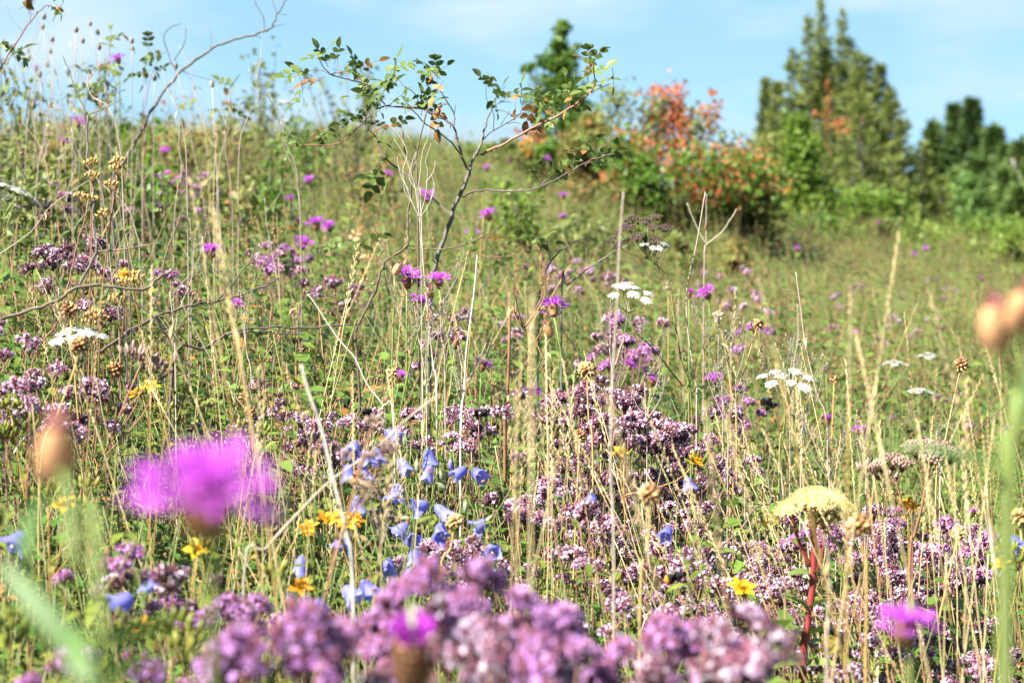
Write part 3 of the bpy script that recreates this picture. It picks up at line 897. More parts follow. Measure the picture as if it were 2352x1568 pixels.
BELT = [(1110, 11.0, 345, 60, 'tree_leaf_light', 'small yellow green bush at the left end of the shrub belt'), (1180, 10.6, 330, 60, 'bush_dull', 'olive bush at the foot of the coral sprig'), (1265, 10.8, 340, 70, 'tree_leaf', 'dark green bush round the foot of the slim young tree'),
  (1360, 10.2, 262, 62, 'bush_dull', 'olive bush between the slim young tree and the coral red bush'), (1430, 9.8, 330, 60, 'bush_dull', 'low olive scrub left of the green clump under the coral leaves'), (1500, 9.6, 455, 50, 'tree_leaf', 'low dark green bush below the coral red bush'), (1570, 9.4, 420, 70, 'bush_dull', 'low rusty scrub below the coral red bush'), (1650, 9.6, 400, 70, 'bush_dull', 'rusty scrub right below the coral red bush'),
  (1725, 9.8, 352, 66, 'bush_dull', 'rusty scrub between the coral red bush and the pale trunk'), (1790, 9.6, 480, 60, 'tree_leaf_light', 'fresh green scrub left of the pale trunk foot'), (1860, 9.2, 500, 65, 'tree_leaf', 'dark green scrub at the pale trunk foot'), (1935, 9.0, 515, 65, 'tree_leaf_light', 'fresh green scrub below the juniper'), (2010, 9.6, 500, 70, 'bush_dull', 'olive scrub below the right flank of the juniper'),
  (2085, 9.4, 520, 70, 'tree_leaf_light', 'fresh green scrub left of the low right bushes'), (2160, 9.8, 535, 70, 'tree_leaf_light', 'fresh green scrub below the far spruces'), (2235, 9.4, 560, 70, 'tree_leaf_light', 'light green scrub near the right edge'), (2310, 9.0, 545, 70, 'tree_leaf_light', 'yellow green scrub at the right edge'), (2390, 9.2, 540, 70, 'tree_leaf_light', 'yellow green scrub just outside the right edge'),
  (1700, 8.2, 560, 45, 'bush_dull', 'small olive shrub in front of the rusty scrub'), (1450, 8.0, 520, 45, 'bush_dull', 'small rusty shrub above the dark seed umbel'), (1560, 7.6, 545, 45, 'bush_dull', 'small olive shrub above the round purple knapweed')]
for (x, d, top, hw, lm, lab) in BELT:
    if x > 1780 and d > 8.5: d += 2.2
    g = P(x, 500, d); gy_ = 450 + (EYE[2] - G(g[0], g[1])) / d * F
    bl = []
    y = top + 14
    while y < gy_ + 10:
        f = min(1, .45 + (y - top) / 90)
        for q in range(3):
            bl.append((x + rng.uniform(-.75, .75) * hw * f, y + rng.uniform(-8, 8), hw * .5 * f * rng.uniform(.7, 1.2), 20 * rng.uniform(.7, 1.3), f, rng.uniform(-.25, .25)))
        y += 24
    leafy_tree('scrub_bush', lab, 'bush', x, d, bl, int(420 * sum(b[4] for b in bl) ** .9), .030, lm, [[(x, gy_ - 8), (x + 4, (top + gy_) / 2), (x - 3, top + 12)], [(x, gy_ - 10), (x + hw * .5, top + 30)], [(x, gy_ - 10), (x - hw * .5, top + 34)]], rng.choice(['bark_grey', 'bark_dark', 'bark_pale']), None, .007)

def twiggy_bush(label, x, d, y0, y1, halfw, n, leafn, lsize, lm):
    """many thin shoots fanning up from one foot, small leaves along them"""
    p = P(x, y0, d)
    base = np.array([p[0], p[1], G(p[0], p[1])])
    root = thing('twiggy_bush', base, label, 'bush')
    C = []
    for k in range(n):
        tx = x + halfw * rng.uniform(-1, 1); ty = y1 + (y0 - y1) * (rng.random() ** 1.6) * .75 + abs(tx - x) * .4
        e = P(tx, ty, d + rng.uniform(-.3, .3)) - base
        f = np.array([rng.gauss(0, .05), rng.gauss(0, .05), -.02])
        pts = catmull([f, f + (e - f) * .35 + np.array([e[0] * -.12, 0, .05]), f + (e - f) * .7 + rvec() * .03, e], 4)
        mb = MB(); tube(mb, pts, .0035, .0012, 4, rng.random())
        mk('shoot', mb.mesh('shoot', 'bark_grey', True), root)
        for q in range(leafn):
            C.append(at(pts, rng.uniform(.35, 1.0) ** .8) + rvec() * rng.uniform(.005, .05))
    C = np.array(C)
    mb = MB(); diamonds(mb, C, lsize, nrg.random(len(C)), .6)
    o = mk('foliage', mb.mesh('foliage', lm), root); o['kind'] = 'stuff'

def at(path, t):
    x = t * (len(path) - 1); i = min(int(x), len(path) - 2)
    return path[i] + (path[i + 1] - path[i]) * (x - i)
twiggy_bush('thin twiggy bush on the skyline left of the wild rose', 608, 8.0, 360, 90, 50, 16, 22, .026, 'bush_dull')
twiggy_bush('thin twiggy bush on the skyline right behind the arching rose leaves', 790, 8.4, 370, 135, 95, 22, 22, .026, 'bush_dull')
twiggy_bush('thin twiggy bush on the skyline by the bleached branch', 470, 7.2, 370, 190, 90, 14, 14, .022, 'bush_dull')
twiggy_bush('leafy twigs against the sky behind the forked dead twig at upper left', 225, 5.4, 360, 120, 50, 12, 20, .024, 'bush_dull')
twiggy_bush('leafy twigs at the upper left edge against the sky', 25, 5.4, 380, 90, 60, 14, 20, .024, 'bush_dull')
for (x, d, y0, y1, hw, lm, lab) in [(120, 6.2, 370, 235, 70, 'bush_dull', 'low bush on the left crest under the seed heads'), (300, 6.6, 380, 240, 70, 'tree_leaf', 'low green bush on the left crest behind the bleached branch foot'), (400, 7.0, 380, 255, 60, 'bush_dull', 'low bush on the left crest right of the bleached branch'), (540, 7.2, 390, 250, 60, 'bush_dull', 'low dull bush on the crest left of the thin twiggy bush'),
    (690, 7.6, 390, 265, 70, 'tree_leaf', 'low green bush on the crest under the arching rose leaves'), (180, 4.6, 440, 330, 60, 'bush_dull', 'knee high bush on the upper left slope'), (330, 5.0, 470, 370, 60, 'tree_leaf', 'knee high green bush on the left slope'), (520, 5.2, 480, 390, 70, 'bush_dull', 'knee high dull bush on the middle of the left slope'), (640, 5.8, 460, 380, 60, 'tree_leaf', 'knee high green bush left of the white dried plant'), (860, 7.0, 430, 350, 60, 'bush_dull', 'low dull bush behind the drooping rose leaves'),
    (1180, 6.8, 480, 400, 60, 'tree_leaf_light', 'low green bush below the right rose branch'), (60, 4.2, 480, 380, 60, 'bush_dull', 'knee high bush at the left edge of the slope'), (1330, 6.6, 560, 480, 60, 'bush_dull', 'knee high dull bush above the forked grey twigs')]:
    twiggy_bush(lab, x, d, y0, y1, hw, 15, 34, .020 + .0012 * d, lm)

# ------------------------------------------------------------------ flower heads (meshes shared by the plants)
def knap_head(rows, outer, inner, R0, cup, deep=False, closed=False, lo=-.12, hi=.75):
    """returns (cup mesh, florets mesh): scaly brown cup along +Z from 0 to its rim, florets bursting from it"""
    mc = MB()
    H, r = 0.016, 0.0068
    tube(mc, [(0, 0, 0), (0, 0, H * .25), (0, 0, H * .6), (0, 0, H)], r * .7, r * .8, 8, .3)
    for j in range(rows):
        z = H * (j + .3) / rows
        rr = r * math.sin(math.pi * (.22 + .55 * j / rows)) ** .7
        nb = 11
        for k in range(nb):
            a = 2 * math.pi * (k + .5 * (j % 2)) / nb
            o = np.array([math.cos(a), math.sin(a), 0])
            leaf(mc, o * rr * .92 + np.array([0, 0, z - .001]), o * .45 + np.array([0, 0, 1.0]), .0055, .0042, up=o, n=3, curl=-.15, fold=-.2, tint=rng.random())
    mf = MB()
    top = np.array([0, 0, H * .95])
    for k in range(outer):
        a = 2 * math.pi * (k + rng.uniform(-.3, .3)) / outer
        el = rng.uniform(lo, hi) if not closed else rng.uniform(1.0, 1.3)
        o = np.array([math.cos(a) * math.cos(el), math.sin(a) * math.cos(el), math.sin(el)])
        L = R0 * rng.uniform(.85, 1.15)
        b = top + np.array([math.cos(a), math.sin(a), 0]) * r * .5
        s = b + o * L * .45
        tn = rng.random() * .55
        blade(mf, b, o, L * .5, .0014, .1, 2, tn)
        side = unit(np.cross(o, (0, 0, 1)))
        for q in (-1, -.4, .35, 1):
            leaf(mf, s, o + side * q * .55 + rvec() * .12, L * .58 * rng.uniform(.8, 1.1), .0023, up=rvec(1.5), n=3, curl=rng.uniform(-.25, .3), fold=.3, tint=min(1, tn + rng.uniform(0, .3)))
    for k in range(inner):
        a = rng.uniform(0, 6.28); q = math.sqrt(rng.random())
        o = unit((math.cos(a) * q * .9, math.sin(a) * q * .9, 1.0)) if not closed else unit((math.cos(a) * q * .25, math.sin(a) * q * .25, 1.0))
        b = top + np.array([math.cos(a), math.sin(a), 0]) * r * .6 * q
        L = R0 * rng.uniform(.5, .8) if not closed else R0 * rng.uniform(.3, .55)
        for w in range(2):
            leaf(mf, b, o + rvec() * .15, L, .0019, up=rvec(), n=3, curl=rng.uniform(-.2, .2), fold=.3, tint=.5 + .5 * rng.random())
    return mc.mesh('flower_head', cup, True), mf.mesh('florets', 'knap_petal_deep' if deep else 'knap_petal')

KN = [knap_head(5, 20, 34, .0205, 'knap_cup') for _ in range(4)]
KN_OPENING = [knap_head(5, 12, 16, .012, 'knap_cup', True, True) for _ in range(2)]
KN_PALE = [knap_head(5, 34, 60, .022, 'knap_cup_pale', lo=-.55, hi=.6) for _ in range(2)]
def knap_bud(cup):
    mc = MB()
    H, r = .019, .0078
    ball(mc, (0, 0, H * .5), r * .9, (0, 0, 1), H / (2 * r) * 1.05, 8, 5, .3)
    for j in range(7):
        z = H * (j + .2) / 7
        rr = r * math.sin(math.pi * (.2 + .68 * j / 7)) ** .7
        for k in range(11):
            a = 2 * math.pi * (k + .5 * (j % 2)) / 11
            o = np.array([math.cos(a), math.sin(a), 0])
            leaf(mc, o * rr * .95 + np.array([0, 0, z - .001]), o * (.45 - .12 * j) + np.array([0, 0, 1.0]), .0055, .0042, up=o, n=3, curl=-.15, fold=-.2, tint=rng.random())
    mf = MB()
    for k in range(14):
        leaf(mf, (rng.uniform(-.003, .003), rng.uniform(-.003, .003), H * .92), rvec() * .35 + np.array([0, 0, 1.0]), rng.uniform(.006, .014), .003, up=rvec(), n=3, tint=rng.random())
    return mc.mesh('seed_head', cup, True), mf.mesh('withered_florets', 'withered_pink')
KBUD = [knap_bud('knap_cup') for _ in range(2)] + [knap_bud('knap_cup_pale') for _ in range(2)]
KBUD_GREY = [knap_bud('seed_grey') for _ in range(2)]

def leaf_mesh(L, W, material, n=5, curl=.35, fold=.25, shape=.9, name='leaf'):
    """single leaf along +Y from the origin, normal up"""
    mb = MB()
    leaf(mb, (0, 0, 0), (0, 1, 0), L, W, n=n, curl=curl, fold=fold, shape=shape, tint=rng.random() * .6)
    return mb.mesh(name, material, True)
KLEAF = [leaf_mesh(.075, .010, 'knap_leaf', 6, c) for c in (.15, .4, .6)]
KLEAF_S = [leaf_mesh(.045, .007, 'knap_leaf', 5, c) for c in (.1, .35)]
MLEAF = [leaf_mesh(.017, .0105, 'marj_leaf', 4, c, .3, .8) for c in (.1, .3, .5)]

def qleaf(d, roll=0.0):
    M = frame(d, (0, 0, 1), roll)
    return Matrix(M.tolist()).to_quaternion()

def stem_plant(name, head_pts, label, cat, group, r0, r1, material, sides=6, lean=None):
    """a plant with one traced stem from the ground to its head; returns root, path (ground first, relative), top direction"""
    pts = [np.asarray(p, float) for p in head_pts]
    if len(pts) == 1:
        h = pts[0][2] - G(pts[0][0], pts[0][1])
        lx, ly = lean if lean else (rng.gauss(0, .12), rng.gauss(0, .12))
        b = np.array([pts[0][0] + lx * h, pts[0][1] + ly * h, 0])
        b[2] = G(b[0], b[1])
        path = bow(b, pts[0], 3, .04)
    else:
        path = list(reversed(to_ground(pts, 0.0)))
        path = catmull(path, 4)
    base = path[0].copy()
    path = [p - base for p in path]
    root = thing(name, base, label, cat, group)
    mb = MB()
    tube(mb, [path[0] - np.array([0, 0, .01])] + path[1:], r0, r1, sides, rng.random())
    mk('stem', mb.mesh('stem', material, True), root)
    return root, path, unit(path[-1] - path[-3])

def at(path, t):
    x = t * (len(path) - 1); i = min(int(x), len(path) - 2)
    return path[i] + (path[i + 1] - path[i]) * (x - i)

def knapweed(head, label, kind='open', width=.045, group=None, pts=None, leaves=5, tilt=None, side_heads=(), r=.0017):
    """head: (px, py, d) of the flower's middle"""
    p = P(*head)
    s = width / .045
    up = tilt if tilt is not None else unit((rng.gauss(0, .3), rng.gauss(0, .3) - .12, 1))
    tip = p - np.asarray(up) * .016 * s
    root, path, dr = stem_plant('knapweed', [tip] + ([P(*q) for q in pts] if pts else []), label, 'flower', group, r, r * .7, 'stem_green')
    def head_at(q, u, kind, s):
        if kind == 'bud':
            c, f = KBUD[rng.randrange(2)]
        elif kind == 'pale_bud':
            c, f = KBUD[2 + rng.randrange(2)]
        elif kind == 'opening':
            c, f = rng.choice(KN_OPENING)
        elif kind == 'pale':
            c, f = rng.choice(KN_PALE)
        else:
            c, f = rng.choice(KN)
        o = mk('flower_head' if 'bud' not in kind else 'seed_head', c, root, q, qz(u, rng.uniform(0, 6)), s)
        mk('florets', f, o)
    head_at(path[-1], up, kind, s)
    for (q, k2, s2) in side_heads:
        e = P(*q) - (root.location if False else np.array(root.location))
        t0 = rng.uniform(.45, .6)
        a = at(path, t0)
        mb = MB()
        u = unit((rng.gauss(0, .25), rng.gauss(0, .25), 1))
        e2 = e - u * .016 * s2
        tube(mb, catmull([a, a + (e2 - a) * .5 + np.array([(e2 - a)[0] * .3, (e2 - a)[1] * .3, 0]), e2], 4), .0014, .0011, 5, rng.random())
        mk('side_stem', mb.mesh('side_stem', 'stem_green', True), root)
        head_at(e2, u, k2, s2)
    for k in range(leaves):
        t = .25 + .65 * (k + rng.random() * .6) / max(1, leaves)
        a = rng.uniform(0, 6.28)
        mk('leaf', rng.choice(KLEAF if t < .6 else KLEAF_S), root, at(path, t), qleaf((math.cos(a), math.sin(a), rng.uniform(.2, 1.1)), rng.uniform(-.4, .4)), rng.uniform(.7, 1.15))
    return root

# marjoram
def marj_cluster(nsp, width, height, open_frac, dark=False, deep=False):
    mbr = MB(); mfl = MB()
    for k in range(nsp):
        a = 2.4 * k + rng.uniform(-.4, .4); q = math.sqrt((k + .5) / nsp)
        c = np.array([math.cos(a) * q * width * .5, math.sin(a) * q * width * .5, height * (1 - .6 * q * q) * rng.uniform(.7, 1.1)])
        ax = unit((c[0] * 1.2, c[1] * 1.2, height * .9))
        tube(mbr, [(0, 0, -.004), c * .6, c], .0006, .0005, 3, .2)
        L = rng.uniform(.008, .013)
        nb = 11
        for j in range(nb):
            t = j / nb
            s = 2.4 * j
            rad = .0028 * (1 - .3 * t)
            o = frame(ax)
            out = o[:, 0] * math.cos(s) + o[:, 2] * math.sin(s)
            p = c + ax * (t - .4) * L + out * rad
            ball(mbr, p, .0016, ax + out * .7, 1.5, 4, 3, rng.random())
            if rng.random() < open_frac:
                fd = unit(out * 1.0 + ax * .45 + rvec() * .3)
                b = p + fd * .0022
                tn = rng.random()
                tube(mfl, [p, b + fd * .001], .0005, .0008, 3, tn)
                f2 = frame(fd)
                a0 = rng.uniform(0, 6.28)
                for w in range(4):
                    an = a0 + w * 1.571
                    dd = f2[:, 0] * math.cos(an) + f2[:, 2] * math.sin(an) + fd * .35
                    leaf(mfl, b, dd, .0029 * rng.uniform(.8, 1.2), .0020, up=fd, n=2, curl=.2, fold=.1, tint=min(1, tn + rng.uniform(0, .3)))
    return (mbr.mesh('flower_cluster', 'marj_bract_dark' if dark else 'marj_bract', True), mfl.mesh('florets', 'marj_floret_deep' if deep else 'marj_floret') if mfl.n else None)
MC_BRIGHT = [marj_cluster(rng.randint(6, 11), .027, .014, .5) for _ in range(4)]
MC_MID = [marj_cluster(rng.randint(8, 12), .026, .015, .34) for _ in range(3)]
MC_DARK = [marj_cluster(rng.randint(7, 11), .024, .016, .12, True) for _ in range(3)]
MC_DEEP = [marj_cluster(rng.randint(8, 12), .026, .013, .6, False, True) for _ in range(3)]

def marj_spec(h, ncl, style):
    """stem mesh, clusters [(loc, quat, mesh pair, scale)], leaves [(loc, quat, mesh, scale)]"""
    pool = {'bright': MC_BRIGHT * 3 + MC_MID, 'mid': MC_BRIGHT + MC_MID * 2 + MC_DARK, 'dark': MC_DARK * 2 + MC_MID, 'deep': MC_DEEP * 3 + MC_DARK}[style]
    mb = MB()
    e = np.array([rng.gauss(0, .06) * h, rng.gauss(0, .06) * h, h])
    path = bow((0, 0, 0), e, 3, .05)
    tube(mb, [np.array([0, 0, -.01])] + path[1:], .0011, .0008, 5, rng.random())
    cl = []; lv = []
    ends = [(path[-1], unit(path[-1] - path[-3]))]
    for k in range(ncl - 1):
        t = rng.uniform(.55, .93)
        s = at(path, t)
        a = 2.4 * k + rng.uniform(-.5, .5)
        L = h * (1 - t) * rng.uniform(.55, .98) + .004
        q = s + np.array([math.cos(a) * L * .42, math.sin(a) * L * .42, L])
        tube(mb, catmull([s, s + np.array([math.cos(a), math.sin(a), .6]) * L * .35, q], 3), .0007, .0006, 4, rng.random())
        ends.append((q, unit(np.array([math.cos(a) * .5, math.sin(a) * .5, 1]))))
    for (q, d) in ends:
        cl.append((q, qz(d, rng.uniform(0, 6)), rng.choice(pool), rng.uniform(.58, 1.02)))
    for k in range(7):
        t = .35 + .6 * k / 7
        a = (k % 2) * 1.57 + rng.uniform(-.3, .3)
        for sg in (0, math.pi):
            lv.append((at(path, t), qleaf((math.cos(a + sg), math.sin(a + sg), rng.uniform(0, .7))), rng.choice(MLEAF), rng.uniform(.65, 1.15) * (1.15 - .5 * t)))
    return (mb.mesh('stem', 'stem_purple', True), cl, lv, h)
MS = {st: [marj_spec(.38, n, st) for n in (3, 4, 5, 5, 6)] for st in ('bright', 'mid', 'dark', 'deep')}
marj_count = 0
def marjoram(px, py, d, style, label, group, head_scale=1.0):
    global marj_count
    p = P(px, py, d)
    g = G(p[0], p[1])
    sm, cl, lv, h = MS[style][rng.randrange(5)]
    hz = p[2] - g
    if hz < .08: return
    sz = hz / h
    sxy = min(1.25, max(.7, sz)) * head_scale
    root = thing('marjoram', (p[0], p[1], g), label, 'flower', group, rng.uniform(0, 6.28), (sxy, sxy, sz))
    HEAD_PX[root.name] = (px, py)
    mk('stem', sm, root)
    k = sxy / sz
    for (q, r, (a, b), s) in cl:
        o = mk('flower_cluster', a, root, q, r, s * 1.0)
        o.scale = (s, s, s * k) if abs(k - 1) > .05 else (s, s, s)
        if b: mk('florets', b, o)
    for (q, r, m, s) in lv:
        mk('leaf', m, root, q, r, s)
    marj_count += 1

# harebell
def bell_mesh(L, r, flare=1.0):
    mb = MB()
    prof = [(0, .12), (.08, .55), (.25, .8), (.5, .92), (.72, 1.05), (.9, 1.22 * flare), (1.0, 1.4 * flare)]
    n = 20
    V = []; fs = []
    for i, (t, q) in enumerate(prof):
        for k in range(n):
            a = 2 * math.pi * k / n
            lobe = math.cos(5 * a)
            tt = t + (.13 * lobe if t > .95 else (.03 * lobe if t > .85 else 0))
            rr = r * q * (1 + (.10 * lobe if t > .85 else .03 * lobe if t > .4 else 0))
            V.append((rr * math.cos(a), rr * math.sin(a), -L * tt))
    for i in range(len(prof) - 1):
        for k in range(n):
            a = i * n + k; b = i * n + (k + 1) % n
            fs.append((a, b, b + n, a + n))
    fs.append(tuple(reversed(range(n))))
    mb.add(V, fs, [.2 + .6 * (v[2] < -L * .5) for v in V])
    return mb.mesh('bell', 'bell', True)
BELLS = [bell_mesh(.019, .0075), bell_mesh(.017, .0075, 1.15), bell_mesh(.021, .007, .95)]
mb = MB(); tube(mb, [(0, 0, -.003), (0, 0, -.015)], .0006, .0007, 4); ball(mb, (0, 0, -.016), .0013, (0, 0, 1), 1.2, 4, 3)
PISTIL = mb.mesh('pistil', 'cream', True)
mb = MB()
ball(mb, (0, 0, -.001), .0022, (0, 0, 1), 1.2, 6, 4)
for k in range(5):
    a = k * 1.2566
    leaf(mb, (0, 0, -.001), (math.cos(a), math.sin(a), .0), .006, .0012, n=3, curl=.4)
CALYX = mb.mesh('calyx', 'stem_green', True)
mb = MB(); ball(mb, (0, 0, -.007), .0034, (0, 0, -1), 2.1, 7, 6, 0, 0, .15); BBUD = mb.mesh('bud', 'bell_bud', True)
mb = MB(); ball(mb, (0, 0, -.007), .0032, (0, 0, -1), 2.1, 7, 6, 0, 0, .2); BBUD2 = mb.mesh('bud', 'bell_bud_blue', True)

def harebell(flowers, label, group):
    """flowers: (px, py, d, direction the mouth points, kind)"""
    f0 = flowers[0]
    p0 = P(*f0[:3]) + np.array([0, 0, .02])
    root, path, dr = stem_plant('harebell', [p0 + np.array([rng.uniform(-.012, .012), 0, .006])], label, 'flower', group, .0009, .0006, 'stem_green', 5)
    base = np.array(root.location)
    for i, (px, py, d, mouth, kind) in enumerate(flowers):
        m = unit(mouth)
        c = P(px, py, d) - base
        top = c - m * .009
        s0 = path[-1] if i == 0 else at(path, rng.uniform(.6, .92))
        mb = MB()
        tube(mb, catmull([s0, s0 + (top - s0) * .55 + np.array([0, 0, .012]), top + np.array([0, 0, .004]) - m * .002, top], 4), .0006, .0005, 4, rng.random())
        mk('flower_stalk', mb.mesh('flower_stalk', 'stem_green', True), root)
        q = qz(-m, rng.uniform(0, 6))
        if kind == 'bell':
            b = mk('bell', rng.choice(BELLS), root, top, q, rng.uniform(.9, 1.2))
            mk('calyx', CALYX, b); mk('pistil', PISTIL, b)
        else:
            b = mk('bud', BBUD if kind == 'bud' else BBUD2, root, top, q, rng.uniform(.8, 1.1))
            mk('calyx', CALYX, b)
    for k in range(3):
        a = rng.uniform(0, 6.28)
        mk('leaf', KLEAF_S[0], root, at(path, .15 + .2 * k), qleaf((math.cos(a), math.sin(a), .8)), (.3, .7, .6))

# white umbels, yarrow
def umbellet(nf, r, petal, material, dome=.25, seeds=False):
    mp = MB(); ms = MB()
    for k in range(nf):
        a = 2.4 * k; q = math.sqrt((k + .5) / nf)
        c = np.array([math.cos(a) * q * r, math.sin(a) * q * r, r * (.55 + dome * (1 - q * q)) + rng.uniform(-.0006, .0006)])
        tube(ms, [(0, 0, 0), c * .5 + np.array([0, 0, .0005]), c], .0004, .0003, 3, .3)
        if seeds:
            for w in (-1, 1):
                ball(mp, c + np.array([w * .0008, 0, .001]), .0012, (w * .3, 0, 1), 1.5, 4, 3, rng.random())
            continue
        up = unit((c[0] * .5, c[1] * .5, r))
        f2 = frame(up)
        a0 = rng.uniform(0, 6)
        for w in range(5):
            an = a0 + w * 1.2566
            dd = f2[:, 0] * math.cos(an) + f2[:, 2] * math.sin(an)
            leaf(mp, c, dd + up * .15, petal * rng.uniform(.85, 1.15), petal * .95, up=up, n=2, curl=.1, fold=.05, tint=rng.random())
        ball(mp, c + up * .0006, .0007, up, 1.0, 4, 3, 0)
    return ms, mp.mesh('florets', material)
def umbellet_pair(*a, stem='umbel_stem', **k):
    ms, mp = umbellet(*a, **k)
    return ms.mesh('umbellet', stem, True), mp
UW = [umbellet_pair(30, .0088, .0019, 'umbel_white') for _ in range(3)]
US = [umbellet_pair(18, .009, .0015, 'umbel_seed', seeds=True) for _ in range(3)]
UY = [umbellet_pair(24, .0090, .0023, 'umbel_white', stem='yarrow_green') for _ in range(3)]
UD = []

def umbel(name, label, top, width, n, pool, material, stem_px=None, group=None, ray=.022, cat='flower', up=(0, 0, 1), flat=.75, leaves=0, r0=.0014):
    """rays from the stem's top, each with a small umbel"""
    p = P(*top)
    hub = p - unit(up) * ray
    root, path, dr = stem_plant(name, [hub] + ([P(*q) for q in stem_px] if stem_px else []), label, cat, group, r0, r0 * .7, material)
    f = frame(up)
    for k in range(n):
        a = 2.4 * k + rng.uniform(-.2, .2); q = math.sqrt((k + .6) / n)
        off = (f[:, 0] * math.cos(a) + f[:, 2] * math.sin(a)) * q * width * .5
        e = path[-1] + off + unit(up) * ray * (1 - (1 - flat) * q * q) * rng.uniform(.9, 1.05)
        mb = MB()
        s = path[-1]
        tube(mb, catmull([s, s + (e - s) * .5 + off * .12, e], 3), .0006, .0005, 4, rng.random())
        rb = mk('ray', mb.mesh('ray', material, True), root)
        a_, b_ = rng.choice(pool)
        m = qz(unit(unit(e - s) * .4 + np.asarray(up) * .8), rng.uniform(0, 6))
        o = mk('umbellet', a_, root, e, m, rng.uniform(.85, 1.2))
        mk('florets', b_, o)
    for k in range(leaves):
        a = rng.uniform(0, 6.28)
        mk('leaf', KLEAF_S[0], root, at(path, .3 + .5 * k / leaves), qleaf((math.cos(a), math.sin(a), .9)), (.4, .8, .8))
    return root, path

# onion seed heads
def onion_head(n, R_, dark):
    mt = MB(); md = MB()
    for k in range(n):
        z = 1 - 2 * (k + .5) / n
        a = 2.4 * k
        o = unit((math.sqrt(1 - z * z) * math.cos(a), math.sqrt(1 - z * z) * math.sin(a), z * .9 + .1))
        c = o * R_ * rng.uniform(.7, 1.0)
        isd = rng.random() < dark
        ball(mt, c, rng.uniform(.0022, .0031), o, 1.35, 6, 5, rng.random(), 1 if isd else 0, .25)
    tube(mt, [(0, 0, -.002), (0, 0, .003)], .002, .002, 5)
    return mt.mesh('seed_head', ['bulbil_tan', 'bulbil_dark'], True)
ONION = [onion_head(34, .0085, .1), onion_head(28, .0078, .35), onion_head(30, .008, .75), onion_head(16, .0065, .5)]
def papery_head():
    mb = MB()
    for k in range(22):
        o = rvec(.2)
        leaf(mb, o * .002, o, rng.uniform(.006, .011), .005, up=rvec(), n=3, curl=rng.uniform(-.5, .5), fold=.5, tint=rng.random())
    return mb.mesh('seed_head', 'papery')
PAPER = [papery_head() for _ in range(2)]
def onion(head, label, mesh, stem_px=None, material='straw_gold', s=1.0, r=.0012, group=None):
    root, path, dr = stem_plant('onion_seed_stalk', [P(*head)] + ([P(*q) for q in stem_px] if stem_px else []), label, 'seed head', group, r * 1.2, r * .8, material)
    mk('seed_head', mesh, root, path[-1], qz(dr, rng.uniform(0, 6)), s)

# St John's wort
def wort_flower(material):
    mb = MB()
    for k in range(5):
        a = k * 1.2566
        leaf(mb, (0, 0, 0), (math.cos(a), math.sin(a), .45), .0125, .0062, n=4, curl=.2, fold=.15, tint=rng.random(), roll=.2)
    ms = MB()
    for k in range(22):
        d = rvec(1.1)
        tube(ms, [(0, 0, .001), d * .008], .00025, .00025, 3, .5)
        ball(ms, d * .0085, .0005, d, 1, 3, 3)
    return mb.mesh('petals', material), ms.mesh('stamens', 'wort_yellow')
WF = [wort_flower('wort_yellow') for _ in range(2)]
WO = [wort_flower('wort_orange') for _ in range(2)]
def capsule_cluster(n, spread, material, r=.0028, stretch=1.7, point=.4):
    mb = MB()
    for k in range(n):
        a = 2.4 * k; q = math.sqrt((k + .5) / n)
        c = np.array([math.cos(a) * q * spread, math.sin(a) * q * spread, spread * .9 * (1 - .5 * q * q) * rng.uniform(.7, 1.2)])
        tube(mb, [(0, 0, -spread * .4), c * .5, c], .0005, .0004, 3, .2)
        d = unit(c + np.array([0, 0, spread]))
        ball(mb, c + d * r, r * rng.uniform(.8, 1.15), d, stretch, 6, 5, rng.random(), 0, point)
        for w in range(3):
            leaf(mb, c, d + rvec() * .6, r * 2.2, r * .7, n=2, tint=.9)
    return mb.mesh('capsules', material, True)
CAP_G = [capsule_cluster(7, .013, 'capsule_green') for _ in range(3)]
CAP_T = [capsule_cluster(10, .012, 'capsule_tan', .0026, 1.2, .3) for _ in range(3)]
CAP_B = [capsule_cluster(9, .016, 'capsule_grey', .0036, 1.6, .5) for _ in range(2)]
WLEAF = [leaf_mesh(.016, .006, 'wort_leaf', 4, c, .3) for c in (.1, .4)]
def wort(label, tops, group=None, r=.0013):
    """tops: (px, py, d, kind); first one ends the main stem"""
    root, path, dr = stem_plant('saint_johns_wort', [P(*tops[0][:3])], label, 'flower', group, r, r * .6, 'wort_stem')
    base = np.array(root.location)
    for i, (px, py, d, kind) in enumerate(tops):
        e = P(px, py, d) - base
        if i:
            s = at(path, rng.uniform(.7, .88))
            mb = MB(); tube(mb, catmull([s, s + (e - s) * .5 + (e - s) * np.array([.2, .2, -.1]), e], 3), r * .6, r * .4, 4, rng.random())
            mk('side_stem', mb.mesh('side_stem', 'wort_stem', True), root)
        u = unit((rng.gauss(0, .2), rng.gauss(0, .2) - .15, 1))
        if kind in 'yo':
            pe, st = rng.choice(WF if kind == 'y' else WO)
            o = mk('petals', pe, root, e, qz(unit((rng.gauss(0, .3), -.6, .8)), rng.uniform(0, 6)), rng.uniform(.85, 1.15))
            mk('stamens', st, o)
        else:
            mk('capsules', rng.choice({'g': CAP_G, 't': CAP_T, 'b': CAP_B}[kind]), root, e, qz(u, rng.uniform(0, 6)), rng.uniform(.8, 1.1))
    for k in range(8):
        a = 1.57 * (k // 2) + math.pi * (k % 2)
        mk('leaf', rng.choice(WLEAF), root, at(path, .4 + .055 * k), qleaf((math.cos(a), math.sin(a), .5)), rng.uniform(.8, 1.3))

